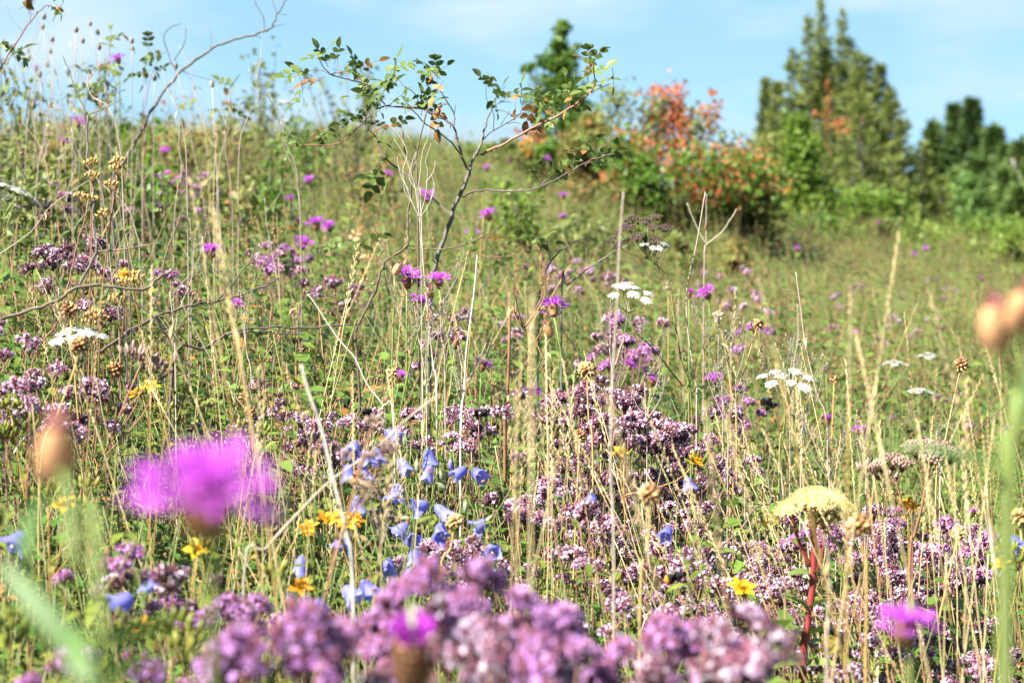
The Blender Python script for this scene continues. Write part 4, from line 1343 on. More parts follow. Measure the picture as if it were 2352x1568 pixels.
# dry grass stalks
def ear_mesh(n, L, w, mode):
    mb = MB()
    tube(mb, [(0, 0, 0), (0, 0, L)], .0004, .0003, 3, .2)
    for k in range(n):
        t = k / n
        sg = 1 if k % 2 else -1
        a = (0 if sg > 0 else math.pi) + rng.uniform(-.5, .5)
        o = np.array([math.cos(a), math.sin(a), 0])
        c = np.array([0, 0, L * t])
        spread = .38 if mode else .22
        d = unit(o * spread + np.array([0, 0, 1.0]))
        for q in range(2):
            ball(mb, c + d * w * (1.3 + q) + rvec() * .0004, w * .32 * (1 - .3 * t), d + rvec() * .12, 3.4, 4, 3, rng.random())
    return mb.mesh('seed_ear', 'straw_ear', True)
EARS = [ear_mesh(20, .11, .0028, 1), ear_mesh(24, .13, .0024, 0), ear_mesh(15, .09, .0030, 1), ear_mesh(28, .10, .0021, 0)]
BLADES = []
for k in range(3):
    mb = MB(); blade(mb, (0, 0, 0), (0, .35, 1), .14, .0035, 1.3, 5, .5); BLADES.append(mb.mesh('leaf_blade', 'straw'))
def grass_stalk(top, foot, label, group=None, ear=True, r=.0008, material=None):
    """top: world point of the ear's tip; foot: world point on the ground"""
    top = np.asarray(top, float); foot = np.asarray(foot, float)
    root = thing('dry_grass_stalk', foot, label, 'dry grass', group)
    path = [p - foot for p in bow(foot, top, 3, .025)]
    mb = MB(); tube(mb, [path[0] - np.array([0, 0, .01])] + path[1:], r * 1.15, r * .55, 4, rng.random())
    mk('culm', mb.mesh('culm', material or rng.choice(['straw_ear', 'straw_ear', 'straw_gold']), True), root)
    d = unit(path[-1] - path[-3])
    if ear:
        m = rng.choice(EARS)
        mk('seed_ear', m, root, path[-1] - d * .02, qz(d, rng.uniform(0, 6)), rng.uniform(.7, 1.15))
    if rng.random() < .5:
        o = mk('leaf_blade', rng.choice(BLADES), root, at(path, rng.uniform(.25, .6)), Quaternion((0, 0, 1), rng.uniform(0, 6)), rng.uniform(.6, 1.1))
    return root

# ------------------------------------------------------------------ wild rose and dead branches (traced stems)
def shrub_stem(root, base, pxs, r0, r1, material, name='branch', ground=False, thorns=0, parent=None, k=5):
    pts = [P(*q) - base for q in pxs]
    if ground:
        g = pts[0].copy(); g[2] = G(base[0] + g[0], base[1] + g[1]) - base[2] - .02
        pts = [g] + pts
    pts = catmull(pts, k)
    r0 *= .68; r1 *= .68
    pts = [p + (rvec() * r0 * .6 if 0 < i < len(pts) - 1 else 0) for i, p in enumerate(pts)]
    mb = MB()
    tube(mb, pts, r0, r1, 6, rng.random(), 0, .12)
    for j in range(thorns):
        t = rng.uniform(.1, .95)
        p = at(pts, t); o = rvec()
        leaf(mb, p, o + np.array([0, 0, -.3]), r0 * 2.5 + .002, r0 * 1.2, n=3, tint=.8)
    return mk(name, mb.mesh(name, material, True), parent or root), pts

def rose_leaf_mesh(turned=False, n=5, L=.05):
    """compound leaf along +Y: stalk with toothed oval leaflets"""
    mb = MB()
    tube(mb, [(0, 0, 0), (0, L * .5, .002), (0, L * .72, 0)], .0006, .0004, 4, .5)
    spots = [(L * .72, 0)] + [(L * (.25 + .3 * (k // 2)), (1 if k % 2 else -1)) for k in range(n - 1)]
    for (y, s) in spots:
        LL = L * rng.uniform(.40, .52) if s == 0 else L * rng.uniform(.30, .44)
        d = np.array([s * .95, .45 if s else 1.0, rng.uniform(-.15, .45)])
        leaf(mb, (0, y, 0), d, LL, LL * .62, n=6, curl=rng.uniform(.05, .45), fold=rng.uniform(.1, .5), tint=rng.random(), shape=.85)
    return mb.mesh('leaf', 'rose_leaf_turned' if turned else 'rose_leaf', True)
RL = [rose_leaf_mesh(False, n) for n in (3, 5, 5, 5, 7)]
RT = [rose_leaf_mesh(True, n) for n in (3, 3, 5)]

def rose_leaves(root, base, spots, s=1.0):
    for (px, py, d, kind, ang) in spots:
        c = P(px, py, d) - base
        a = R(ang)
        dr = np.array([math.cos(a), rng.uniform(-.5, .3), math.sin(a)])
        sc = s * rng.uniform(.8, 1.15)
        mk('leaf', rng.choice(RT if kind else RL), root, c - unit(dr) * .025 * sc, qleaf(dr, rng.uniform(-.7, .7)), sc)

D0 = 3.15
b0 = P(1000, 900, D0); base = np.array([b0[0], b0[1], G(b0[0], b0[1])])
t = thing('wild_rose', base, 'half bare wild rose with arching leafy branches in the centre', 'bush')
def L3(pts, d=D0, dd=0.0):
    n = len(pts)
    return [(x, y, d + dd * i / max(1, n - 1)) for i, (x, y) in enumerate(pts)]
S = lambda pts, r0, r1, m, **k: shrub_stem(t, base, L3(pts, k.pop('d', D0), k.pop('dd', 0)), r0, r1, m, **k)
S([(985, 780), (990, 690), (996, 617), (1019, 547), (1035, 500), (1062, 440), (1077, 393)], .0052, .0042, 'bark_grey', name='main_stem', ground=True, thorns=6)
S([(1077, 393), (1090, 360), (1105, 330), (1115, 287), (1135, 238), (1141, 215)], .0036, .0015, 'bark_grey', thorns=5, dd=.1)
S([(1105, 355), (1148, 335), (1227, 294), (1320, 241), (1363, 198), (1362, 150)], .0030, .0012, 'bark_red', thorns=10, dd=-.15)
S([(1077, 393), (1059, 353), (1050, 320), (1039, 290), (1006, 267), (967, 251), (924, 246), (884, 244), (858, 256)], .0028, .0016, 'bark_dark', thorns=8, dd=.05)
S([(858, 256), (818, 296), (779, 330), (716, 333), (668, 335)], .0016, .0010, 'bark_red', thorns=4, d=D0 + .05)
S([(1059, 355), (1029, 320), (980, 287), (956, 262), (934, 238)], .0019, .0010, 'bark_dark', thorns=3, dd=-.1)
S([(1041, 292), (1043, 264), (1022, 225), (1006, 198), (1005, 165)], .0016, .0009, 'bark_dark', thorns=3, dd=.08)
S([(1043, 264), (1047, 240)], .001, .0007, 'bark_dark')
S([(884, 240), (848, 198), (800, 183), (769, 175), (745, 158), (732, 130)], .0018, .0009, 'bark_red', thorns=4, d=D0 + .05, dd=-.1)
S([(769, 176), (735, 162), (704, 164), (672, 178)], .0010, .0007, 'bark_red', d=D0)
S([(785, 180), (776, 158), (775, 130)], .0009, .0006, 'bark_red', d=D0)
S([(745, 178), (715, 184), (690, 200), (690, 226)], .0009, .0006, 'bark_red', d=D0 - .02)
S([(858, 257), (860, 290), (864, 317), (881, 360), (917, 389), (960, 420), (1010, 470), (1040, 495)], .0016, .0022, 'bark_dark', thorns=3, d=D0 + .1, dd=-.1)
S([(901, 320), (881, 360), (864, 396), (858, 415)], .0011, .0008, 'bark_tan', d=D0 + .05)
S([(967, 251), (952, 215), (925, 195), (907, 170)], .0012, .0007, 'bark_red', d=D0)
S([(1062, 452), (1090, 440), (1122, 436), (1175, 440), (1230, 434), (1280, 411), (1330, 383), (1359, 366), (1412, 353)], .0024, .0010, 'bark_dark', thorns=6, dd=-.2)
S([(1210, 442), (1235, 458), (1268, 452), (1280, 420)], .0009, .0006, 'stem_olive', d=D0 - .1)
S([(1133, 300), (1134, 262), (1118, 230), (1117, 190)], .0012, .0007, 'bark_dark', d=D0 + .05)
S([(1105, 325), (1133, 300), (1170, 280), (1195, 262), (1200, 235)], .0014, .0008, 'bark_dark', d=D0 + .05)
S([(1150, 287), (1171, 256)], .0008, .0006, 'bark_dark', d=D0)
S([(1140, 240), (1165, 225), (1190, 218)], .0009, .0006, 'bark_grey', d=D0 + .1)
rose_leaves(t, base, [(x, y, D0 + rng.uniform(-.1, .12), k, a) for (x, y, k, a) in [
    (776, 122, 0, 70), (750, 116, 0, 40), (722, 130, 0, 200), (738, 126, 0, 120), (672, 172, 0, 200), (690, 165, 0, 160), (708, 190, 1, 190), (685, 225, 0, 240), (693, 206, 1, 280),
    (858, 145, 1, 20), (832, 155, 0, 150), (815, 140, 0, 120), (905, 150, 0, 80), (922, 155, 0, 15), (900, 170, 0, 250), (880, 190, 0, 160), (865, 200, 0, 200), (850, 215, 0, 180), (862, 225, 0, 250), (815, 222, 0, 185), (880, 215, 0, 60), (895, 195, 0, 20), (912, 228, 0, 40), (920, 240, 0, 330), (930, 235, 0, 90), (885, 300, 0, 220), (893, 292, 1, 190), (918, 280, 0, 20),
    (798, 278, 0, 210), (790, 290, 0, 250), (810, 270, 0, 150), (776, 318, 0, 120), (700, 330, 0, 190), (676, 322, 0, 150), (668, 338, 0, 240), (720, 320, 1, 60),
    (1000, 152, 0, 90), (985, 160, 0, 140), (1018, 158, 0, 35), (992, 170, 0, 190), (1003, 212, 1, 240), (985, 218, 0, 190), (968, 232, 0, 90), (985, 235, 0, 10), (960, 248, 1, 200), (1008, 280, 1, 260),
    (1115, 183, 0, 150), (1130, 192, 0, 290), (1150, 208, 0, 60), (1142, 222, 0, 230), (1180, 215, 0, 20), (1195, 205, 0, 90), (1205, 225, 0, 350), (1186, 235, 1, 260), (1220, 215, 0, 40), (1245, 222, 0, 10), (1255, 235, 0, 340), (1235, 252, 0, 270), (1265, 245, 0, 60), (1215, 262, 1, 250),
    (1300, 188, 0, 100), (1312, 210, 0, 60), (1290, 215, 0, 180), (1335, 225, 0, 60), (1328, 238, 0, 330), (1305, 240, 1, 250), (1353, 130, 0, 100), (1368, 135, 0, 50), (1345, 140, 1, 150), (1380, 160, 0, 20), (1345, 165, 0, 190), (1395, 185, 0, 10), (1375, 200, 0, 330), (1350, 205, 0, 200), (1320, 195, 0, 100), (1270, 270, 0, 240), (1235, 290, 1, 260),
    (1343, 328, 0, 110), (1355, 332, 0, 40), (1330, 345, 1, 180), (1350, 350, 0, 340), (1380, 358, 0, 20), (1400, 350, 0, 10), (1390, 368, 0, 330), (1365, 362, 0, 120), (1410, 356, 0, 0), (1272, 400, 0, 100),
    (852, 402, 0, 200), (858, 424, 0, 245), (876, 408, 0, 290), (845, 412, 0, 190), (870, 388, 0, 60), (880, 330, 0, 150)]], .82)
for k in range(34):
    px, py = rng.choice([(700, 332), (740, 330), (790, 318), (830, 285), (860, 280), (870, 230), (850, 200), (810, 185), (760, 172), (905, 246), (950, 250), (990, 262), (1010, 205), (1030, 240), (1120, 280), (1135, 240), (1160, 285), (1185, 268), (1230, 292), (1270, 270), (1310, 247), (1345, 215), (1300, 402), (1345, 376), (1380, 360), (1240, 432), (880, 350), (1000, 300)])
    px += rng.uniform(-12, 12); a_ = rng.uniform(0, 6.28); L_ = rng.uniform(22, 60)
    ex, ey = px + L_ * math.cos(a_), py - L_ * abs(math.sin(a_)) + 8
    dq = D0 + rng.uniform(-.08, .08)
    S([(px, py), ((px + ex) / 2 + rng.uniform(-5, 5), (py + ey) / 2 - 4), (ex, ey)], .0011, .0007, rng.choice(['bark_dark', 'bark_red', 'bark_grey']), d=dq, name='twig')
    rose_leaves(t, base, [(ex + rng.uniform(-8, 8), ey + rng.uniform(-8, 8), dq, 1 if rng.random() < .12 else 0, rng.uniform(0, 360)) for q in range(rng.choice([0, 1, 2, 2]))], .62)
mb = MB(); ball(mb, (0, 0, 0), .0042, (0, 0, 1), 1.4, 8, 6)
for k in range(5): leaf(mb, (0, 0, .007), rvec(.5), .012, .002, n=3, tint=.5)
HIP = mb.mesh('rose_hip', 'hip', True)
mk('rose_hip', HIP, t, P(988, 186, D0) - base, qz((.3, 0, 1)))
mk('rose_hip', HIP, t, P(1006, 257, D0) - base, qz((.1, 0, 1)))

def dead_shrub(label, anchor, stems, name='dead_branch_shrub', cat='branch'):
    """stems: (pixel points, r0, r1, material, part name, on ground)"""
    b = P(*anchor); bs = np.array([b[0], b[1], G(b[0], b[1])])
    r_ = thing(name, bs, label, cat)
    for (pts, d, dd, r0, r1, m, gnd) in stems:
        shrub_stem(r_, bs, L3(pts, d, dd), r0, r1, m, ground=gnd, thorns=0)
    return r_, bs

dead_shrub('bent grey dead branch with a side twig, left of the wild rose stem', (822, 914, 3.1), [
    ([(825, 914), (818, 818), (821, 749), (861, 669), (884, 603), (934, 564), (937, 488), (947, 396), (930, 346), (924, 297)], 3.05, .05, .0034, .0018, 'bark_tan', True),
    ([(930, 570), (985, 572), (1036, 570), (1109, 544), (1161, 508)], 3.08, -.05, .0017, .0010, 'bark_tan', False),
    ([(1120, 545), (1148, 520)], 3.05, 0, .0010, .0007, 'bark_tan', False)])
dead_shrub('pale bare stick leaning beside the white dried plant', (975, 760, 3.0), [
    ([(960, 470), (950, 390), (973, 287), (983, 251)], 3.0, 0, .0022, .0014, 'bark_tan', True),
    ([(958, 345), (935, 310)], 3.0, 0, .0012, .0008, 'bark_tan', False)])
dead_shrub('dark dead branch lying nearly level left of the centre', (535, 900, 2.95), [
    ([(396, 851), (469, 801), (535, 762), (627, 752), (706, 752), (821, 745)], 2.95, .1, .0035, .0018, 'bark_dark', True),
    ([(520, 768), (574, 762), (640, 764), (700, 768)], 2.93, .05, .0022, .0012, 'bark_dark', False),
    ([(396, 851), (330, 890), (280, 930)], 2.95, 0, .0030, .0032, 'bark_dark', False)])
dead_shrub('long dark branch slanting up to the right at mid left', (185, 870, 2.9), [
    ([(185, 851), (231, 808), (297, 759), (363, 726), (445, 699), (495, 693), (594, 663), (640, 640)], 2.9, .15, .0040, .0016, 'bark_dark', True),
    ([(500, 690), (560, 620), (600, 560)], 2.98, .05, .0018, .0010, 'bark_dark', False),
    ([(300, 758), (360, 752), (420, 748)], 2.92, .0, .0013, .0008, 'bark_dark', False)])
dead_shrub('crooked tan dead branch entering from the left edge', (-60, 800, 2.5), [
    ([(-60, 750), (0, 732), (115, 696), (165, 666), (214, 655), (264, 661), (330, 663), (369, 636), (396, 620)], 2.5, .05, .0034, .0022, 'bark_tan', True),
    ([(371, 632), (383, 577), (402, 528), (416, 488)], 2.55, .05, .0020, .0012, 'bark_tan', False),
    ([(178, 662), (221, 580), (216, 540), (214, 488), (214, 422), (201, 356), (201, 264)], 2.52, .05, .0030, .0018, 'bark_grey', False),
    ([(201, 264), (170, 200), (158, 162), (142, 125)], 2.57, 0, .0014, .0009, 'bark_grey', False),
    ([(201, 264), (240, 248), (280, 228)], 2.57, 0, .0012, .0008, 'bark_grey', False),
    ([(224, 577), (290, 572), (373, 556)], 2.55, 0, .0015, .0010, 'bark_tan', False),
    ([(175, 666), (215, 695), (245, 710)], 2.52, 0, .0012, .0008, 'bark_dark', False),
    ([(115, 698), (135, 715), (142, 720)], 2.5, 0, .0016, .0010, 'bark_dark', False),
    ([(136, 690), (134, 660)], 2.5, 0, .0012, .0010, 'bark_pale', False)])
dead_shrub('dark upright dead stems behind the tan seed capsules at left', (290, 850, 2.75), [
    ([(290, 752), (274, 653), (262, 560), (257, 488), (262, 420), (272, 390)], 2.7, .1, .0016, .0010, 'bark_dark', True),
    ([(300, 760), (297, 627), (285, 540), (277, 488), (280, 430)], 2.75, .05, .0016, .0010, 'bark_dark', True),
    ([(287, 673), (363, 742), (400, 800), (429, 867)], 2.75, .0, .0022, .0026, 'bark_dark', False),
    ([(66, 891), (132, 739), (155, 660), (178, 560), (198, 488), (204, 450)], 2.65, .05, .0018, .0010, 'bark_red', True)])
dead_shrub('long bleached branch reaching into the sky at upper left', (287, 560, 4.4), [
    ([(260, 430), (287, 373), (320, 310), (356, 241), (409, 172), (475, 119), (535, 92), (607, 73), (625, 61), (638, 33), (656, 0), (664, -20)], 4.4, .0, .0058, .0018, 'bark_grey', True),
    ([(409, 172), (388, 130), (376, 85), (390, 65), (414, 55)], 4.4, .0, .0022, .0012, 'bark_grey', False),
    ([(400, 140), (424, 100), (428, 66)], 4.42, .0, .0016, .0010, 'bark_grey', False),
    ([(607, 73), (604, 40), (590, 14), (582, -5)], 4.4, .0, .0020, .0012, 'bark_grey', False),
    ([(638, 33), (628, 10), (624, -8)], 4.4, .0, .0014, .0010, 'bark_grey', False),
    ([(640, 33), (660, 34)], 4.4, 0, .0010, .0008, 'bark_grey', False),
    ([(628, 62), (655, 56)], 4.4, 0, .0012, .0008, 'bark_grey', False),
    ([(580, 80), (602, 88)], 4.4, 0, .0010, .0008, 'bark_grey', False),
    ([(480, 117), (486, 90), (480, 60)], 4.4, 0, .0012, .0008, 'bark_grey', False),
    ([(420, 165), (470, 180), (520, 195)], 4.4, 0, .0012, .0008, 'bark_grey', False),
    ([(330, 285), (300, 270), (270, 275)], 4.4, 0, .0012, .0008, 'bark_grey', False)])
dead_shrub('forked lichen grey dead twigs right of the centre rose', (1255, 860, 3.25), [
    ([(1237, 752), (1250, 646), (1267, 597), (1300, 568), (1343, 544)], 3.25, -.05, .0022, .0011, 'bark_grey', True),
    ([(1264, 600), (1259, 570), (1255, 548)], 3.22, 0, .0013, .0009, 'bark_grey', False),
    ([(1290, 690), (1303, 656), (1346, 620), (1402, 584), (1445, 561), (1452, 540)], 3.25, -.1, .0022, .0011, 'bark_grey', True),
    ([(1365, 608), (1400, 603)], 3.2, 0, .0010, .0007, 'bark_grey', False),
    ([(1310, 562), (1318, 548)], 3.2, 0, .0010, .0007, 'bark_grey', False)])
dead_shrub('low grey twig lying across the marjoram at lower right', (1700, 1240, 2.5), [
    ([(1500, 1335), (1560, 1300), (1640, 1262), (1700, 1215), (1735, 1165), (1770, 1150), (1763, 1090), (1770, 1030)], 2.45, .1, .0026, .0013, 'bark_tan', True),
    ([(1640, 1262), (1690, 1270), (1720, 1285)], 2.48, 0, .0011, .0008, 'bark_tan', False)])
dead_shrub('dark slanting twig beside the brown dried yarrow at right', (2240, 1230, 3.1), [
    ([(2105, 1140), (2190, 1060), (2250, 985), (2310, 930)], 3.2, .1, .0016, .0010, 'bark_dark', True),
    ([(2200, 1050), (2215, 1000)], 3.2, 0, .001, .0007, 'bark_dark', False)])
# rose shoot at the top left corner
b = P(0, 300, 3.4); bs = np.array([b[0], b[1], G(b[0], b[1])])
t = thing('rose_shoot', bs, 'dark red rose shoot with hips at the top left corner', 'bush')
shrub_stem(t, bs, L3([(-25, 260), (0, 162), (33, 106), (69, 50), (95, 22), (109, 13), (125, 21)], 3.4), .0024, .0010, 'bark_red', ground=True, thorns=6)
shrub_stem(t, bs, L3([(69, 50), (70, 30), (66, 10)], 3.4), .0009, .0008, 'bark_red')
mk('rose_hip', HIP, t, P(66, 8, 3.4) - bs, qz((0, 0, 1)), 1.2); mk('rose_hip', HIP, t, P(134, 24, 3.4) - bs, qz((.5, 0, -.8)), 1.2)
rose_leaves(t, bs, [(64, 4, 3.4, 0, 90), (72, 6, 3.4, 1, 30), (138, 20, 3.4, 0, 60), (130, 15, 3.4, 0, 120), (5, 108, 3.4, 0, 190), (-5, 112, 3.4, 0, 240), (38, 125, 3.45, 0, 320), (46, 118, 3.45, 0, 30), (30, 180, 3.5, 0, 300), (5, 210, 3.5, 0, 200)], .9)
# leafy rose shoots further back
for (lab, d, stem, spots) in [
    ('rose shoot with drooping green leaves right of the pink knapweed at upper left', 4.3, [(330, 330), (335, 240), (345, 180), (360, 140), (350, 100)], [(340, 95, 0, 90), (355, 130, 0, 200), (338, 140, 0, 250), (350, 155, 0, 300), (325, 170, 0, 200), (370, 160, 0, 20), (330, 180, 1, 260), (300, 105, 1, 120), (308, 175, 0, 200)]),
    ('leafy rose shoot on the skyline left of the pink knapweed', 4.3, [(235, 400), (240, 290), (250, 200), (252, 100), (258, 80)], [(255, 80, 0, 90), (262, 92, 0, 20), (248, 105, 0, 160), (240, 150, 1, 200), (225, 160, 0, 190), (250, 160, 0, 40), (235, 190, 0, 230), (225, 200, 0, 200), (250, 195, 0, 330), (195, 165, 0, 160), (185, 200, 0, 190), (235, 215, 0, 270), (268, 215, 0, 20), (180, 215, 0, 100), (215, 225, 1, 60)]),
    ('small leafy shoot standing against the crest left of the thin skyline bush', 4.6, [(528, 460), (530, 330), (528, 250), (530, 210)], [(515, 190, 0, 160), (535, 195, 0, 50), (520, 230, 1, 90), (540, 245, 0, 10), (510, 255, 0, 190), (530, 262, 0, 270), (430, 225, 1, 170), (440, 238, 0, 200), (545, 260, 0, 330)]),
    ('rose shoot with paired leaflets low in the grass right of the rose stem', 3.5, [(1250, 640), (1200, 580), (1160, 590), (1100, 585), (1060, 560)], [(1205, 535, 0, 120), (1190, 550, 0, 200), (1180, 515, 0, 60), (1210, 510, 0, 40), (1150, 600, 0, 250), (1165, 590, 0, 300), (1240, 555, 0, 20), (1260, 560, 0, 0), (1140, 545, 1, 170), (1080, 560, 0, 90)]),
    ('rose shoot with yellowing leaflets in the grass left of the rose stem', 3.7, [(900, 620), (860, 600), (820, 590), (780, 570)], [(815, 540, 1, 60), (800, 560, 0, 180), (845, 560, 0, 30), (870, 545, 0, 20), (770, 560, 0, 200), (665, 570, 0, 90), (660, 600, 0, 270), (760, 570, 0, 170), (840, 600, 1, 260)])]:
    b = P(stem[0][0], stem[0][1] + 120, d); bs = np.array([b[0], b[1], G(b[0], b[1])])
    t = thing('rose_shoot', bs, lab, 'bush')
    shrub_stem(t, bs, L3(stem, d), .0016, .0008, 'bark_red', ground=True, thorns=4)
    rose_leaves(t, bs, [(x, y, d + rng.uniform(-.05, .05), k, a) for (x, y, k, a) in spots], .85)
    mb = MB()

# ------------------------------------------------------------------ knapweeds
knapweed((475, 1120, .66), 'large blurred purple knapweed close to the lens at lower left', 'pale', .045, None, [(478, 1200, .66), (488, 1330, .66), (490, 1568, .68)], 0, unit((.05, -.15, 1)))
t = knapweed((130, 1010, .72), 'blurred tan knapweed bud on a tall stem at lower left, with broad leaves', 'pale_bud', .038, None, [(150, 1100, .71), (172, 1300, .69), (235, 1560, .66)], 0, unit((.05, 0, 1)))
for (x, y, x1, y1, d, w) in [(225, 1555, -25, 1265, .64, .8), (215, 1500, 395, 1368, .64, .8), (70, 1300, 45, 1110, .66, .8), (215, 1568, 120, 1420, .6, .9), (240, 1568, 330, 1480, .7, .8)]:
    p0 = P(x, y, d) - np.array(t.location); p1 = P(x1, y1, d + .01) - np.array(t.location)
    mk('leaf', KLEAF[0], t, p0, qleaf(p1 - p0, 1.1), (w, np.linalg.norm(p1 - p0) / .075, 1))
knapweed((2080, 1432, 1.15), 'blurred bright purple knapweed at the lower right corner', 'open', .034, None, [(2085, 1480, 1.15), (2090, 1568, 1.16)], 0, unit((.05, -.1, 1)))
knapweed((945, 1480, 1.0), 'blurred half open magenta knapweed at the bottom centre', 'opening', .058, None, [(948, 1568, 1.0)], 0, unit((0, -.05, 1)))
knapweed((2282, 725, .88), 'blurred orange brown knapweed bud near the right edge', 'pale_bud', .040, None, [(2298, 790, .88), (2335, 900, .89), (2310, 1100, .90), (2300, 1300, .91)], 3, unit((-.1, 0, 1)))
knapweed((2350, 690, .86), 'blurred brown knapweed bud cut by the right edge', 'pale_bud', .034, None, [(2352, 760, .87), (2340, 1000, .88), (2320, 1250, .9)], 1)
KW = [
 (940, 635, 3.0, 'open', .048, 'largest sharp purple knapweed, left one of the cluster by the rose stem', 5),
 (1008, 640, 3.0, 'open', .036, 'sharp purple knapweed on the right of the cluster by the rose stem', 5),
 (965, 692, 3.05, 'open', .034, 'smaller purple knapweed hanging just below the cluster by the rose stem', 4),
 (1270, 703, 3.05, 'open', .044, 'sharp purple knapweed with ragged petals under the forked lichen grey twigs', 5),
 (1218, 902, 3.1, 'open', .034, 'pale purple knapweed above the marjoram, right of the brown bent stalk', 3),
 (1110, 836, 3.5, 'open', .036, 'purple knapweed right of the straight white stalk', 3),
 (1620, 671, 3.9, 'open', .042, 'round purple knapweed right of the white umbel', 4),
 (1586, 672, 3.9, 'opening', .03, 'dark purple knapweed bud beside the round purple knapweed', 2),
 (485, 573, 3.5, 'open', .040, 'flat purple knapweed over the dark branches at mid left', 4),
 (726, 512, 4.5, 'open', .050, 'broad purple knapweed at mid left of the rose stem', 4),
 (755, 520, 4.6, 'open', .036, 'small purple knapweed right beside the broad one left of the rose', 2),
 (698, 556, 4.3, 'open', .040, 'pale purple knapweed just below the broad one left of the rose', 3),
 (980, 448, 4.4, 'open', .040, 'blurred purple knapweed behind the white dried plant', 3),
 (1120, 492, 4.4, 'open', .040, 'purple knapweed right of the rose main stem', 3),
 (1085, 534, 4.4, 'open', .034, 'purple knapweed touching the rose main stem, below the higher one', 3),
 (182, 279, 4.8, 'open', .042, 'bright purple knapweed left of the forked dead twig at upper left', 3),
 (147, 323, 4.8, 'open', .036, 'purple knapweed below and left of the bright one at upper left', 3),
 (270, 134, 4.7, 'open', .036, 'magenta knapweed standing against the sky at upper left', 4),
 (378, 346, 5.6, 'open', .034, 'purple knapweed by the bleached branch at upper left', 2),
 (378, 402, 5.2, 'open', .032, 'purple knapweed in the marjoram below the bleached branch', 2),
 (75, 234, 5.6, 'open', .026, 'small purple knapweed high at the left edge', 2),
 (84, 156, 5.6, 'open', .022, 'tiny purple knapweed against the sky at the left edge', 2),
 (709, 412, 5.8, 'open', .032, 'small purple knapweed on the slope left of the white dried plant', 2),
 (666, 456, 5.2, 'open', .026, 'small purple knapweed left of the broad one, on the slope', 2),
 (684, 506, 4.8, 'opening', .026, 'dark magenta knapweed bud left of the broad purple one', 2),
 (890, 398, 6.2, 'open', .034, 'small purple knapweed behind the drooping rose leaves', 2),
 (1295, 448, 6.4, 'open', .034, 'small purple knapweed below the right rose branch', 2),
 (1292, 496, 5.8, 'open', .028, 'small purple knapweed below the other one right of the rose', 2),
 (1118, 384, 7.6, 'open', .03, 'distant purple knapweed near the fork of the rose stem', 0),
 (1258, 364, 8.0, 'open', .03, 'distant purple knapweed at the foot of the slim young tree', 0),
 (1170, 370, 8.0, 'opening', .03, 'distant purple knapweed bud left of the slim young tree foot', 0),
 (1830, 570, 7.6, 'open', .032, 'distant purple knapweed below the pale trunked green bush', 0),
 (1966, 763, 5.2, 'open', .024, 'lone vivid magenta flower on the right slope', 2),
 (2016, 511, 10.5, 'open', .034, 'distant purple knapweed before the rounded light green bush', 0),
 (2100, 583, 8.6, 'open', .028, 'distant purple knapweed at right, lower left of a pair', 0),
 (2127, 569, 8.8, 'open', .028, 'distant purple knapweed at right, upper right of a pair', 0),
 (1900, 962, 3.7, 'opening', .034, 'purple knapweed bud below the sharp white umbel at right', 2),
 (1972, 986, 3.8, 'open', .028, 'purple knapweed to the right below the sharp white umbel', 2),
 (1449, 838, 3.6, 'open', .026, 'small purple knapweed behind the blurred grey stalk', 2),
 (1500, 874, 3.6, 'opening', .03, 'deep purple knapweed bud above the dark marjoram', 2),
 (1640, 868, 3.9, 'open', .034, 'pale purple knapweed left of the sharp white umbel at right', 2),
 (2236, 1173, 3.2, 'open', .020, 'small purple knapweed right of the brown dried yarrow', 1),
 (690, 775, 3.6, 'open', .028, 'purple knapweed under the level dark branch', 2),
 (545, 696, 3.4, 'open', .024, 'purple knapweed seen from the side on the slanting dark branch', 2),
 (920, 862, 3.4, 'open', .032, 'purple knapweed seen from the side, hanging in the grass by the bent branch', 2),
 (2255, 640, 6.2, 'opening', .026, 'small purple knapweed bud far right, left of the blurred bud', 0),
 (1895, 850, 4.2, 'opening', .018, 'tiny purple knapweed bud above the sharp white umbel at right', 0)]
for (x, y, d, k, w, lab, nl) in KW:
    knapweed((x, y, d), lab, k, w, None, None, nl)
for (x, y, d, k, w, lab) in [(1255, 752, 3.05, 'bud', .04, 'closed brown knapweed bud under the sharp ragged knapweed'),
    (915, 612, 2.98, 'pale_bud', .034, 'tan knapweed seed head left of the cluster by the rose stem'),
    (985, 665, 2.98, 'pale_bud', .034, 'tan knapweed seed head inside the cluster by the rose stem'),
    (1048, 785, 3.2, 'bud', .03, 'grey brown knapweed seed head left of the straight white stalk'),
    (988, 722, 3.05, 'bud', .03, 'brown knapweed bud below the cluster by the rose stem')]:
    knapweed((x, y, d), lab, k, w, None, None, 2)
SKY = [(98, 68, 'topmost at the far left'), (100, 45, 'highest of all at the far left'), (119, 96, 'right of the far left pair'), (117, 124, 'second of a stem at the far left'), (175, 75, 'over the forked dead twig'), (190, 100, 'large one right of the forked dead twig'), (208, 60, 'on the tallest pale stem'), (226, 80, 'right of the tallest pale stem'), (228, 115, 'lower right of the tallest pale stem'), (92, 178, 'low at the far left'), (110, 155, 'low, right of the far left stem'), (336, 180, 'below the leafy shoot'), (355, 186, 'right of the leafy shoot'), (303, 100, 'greenish one right of the magenta knapweed'), (405, 158, 'at the foot of the bleached branch fork'), (487, 200, 'right of the bleached branch'), (78, 250, 'by the small purple knapweed at the left edge')]
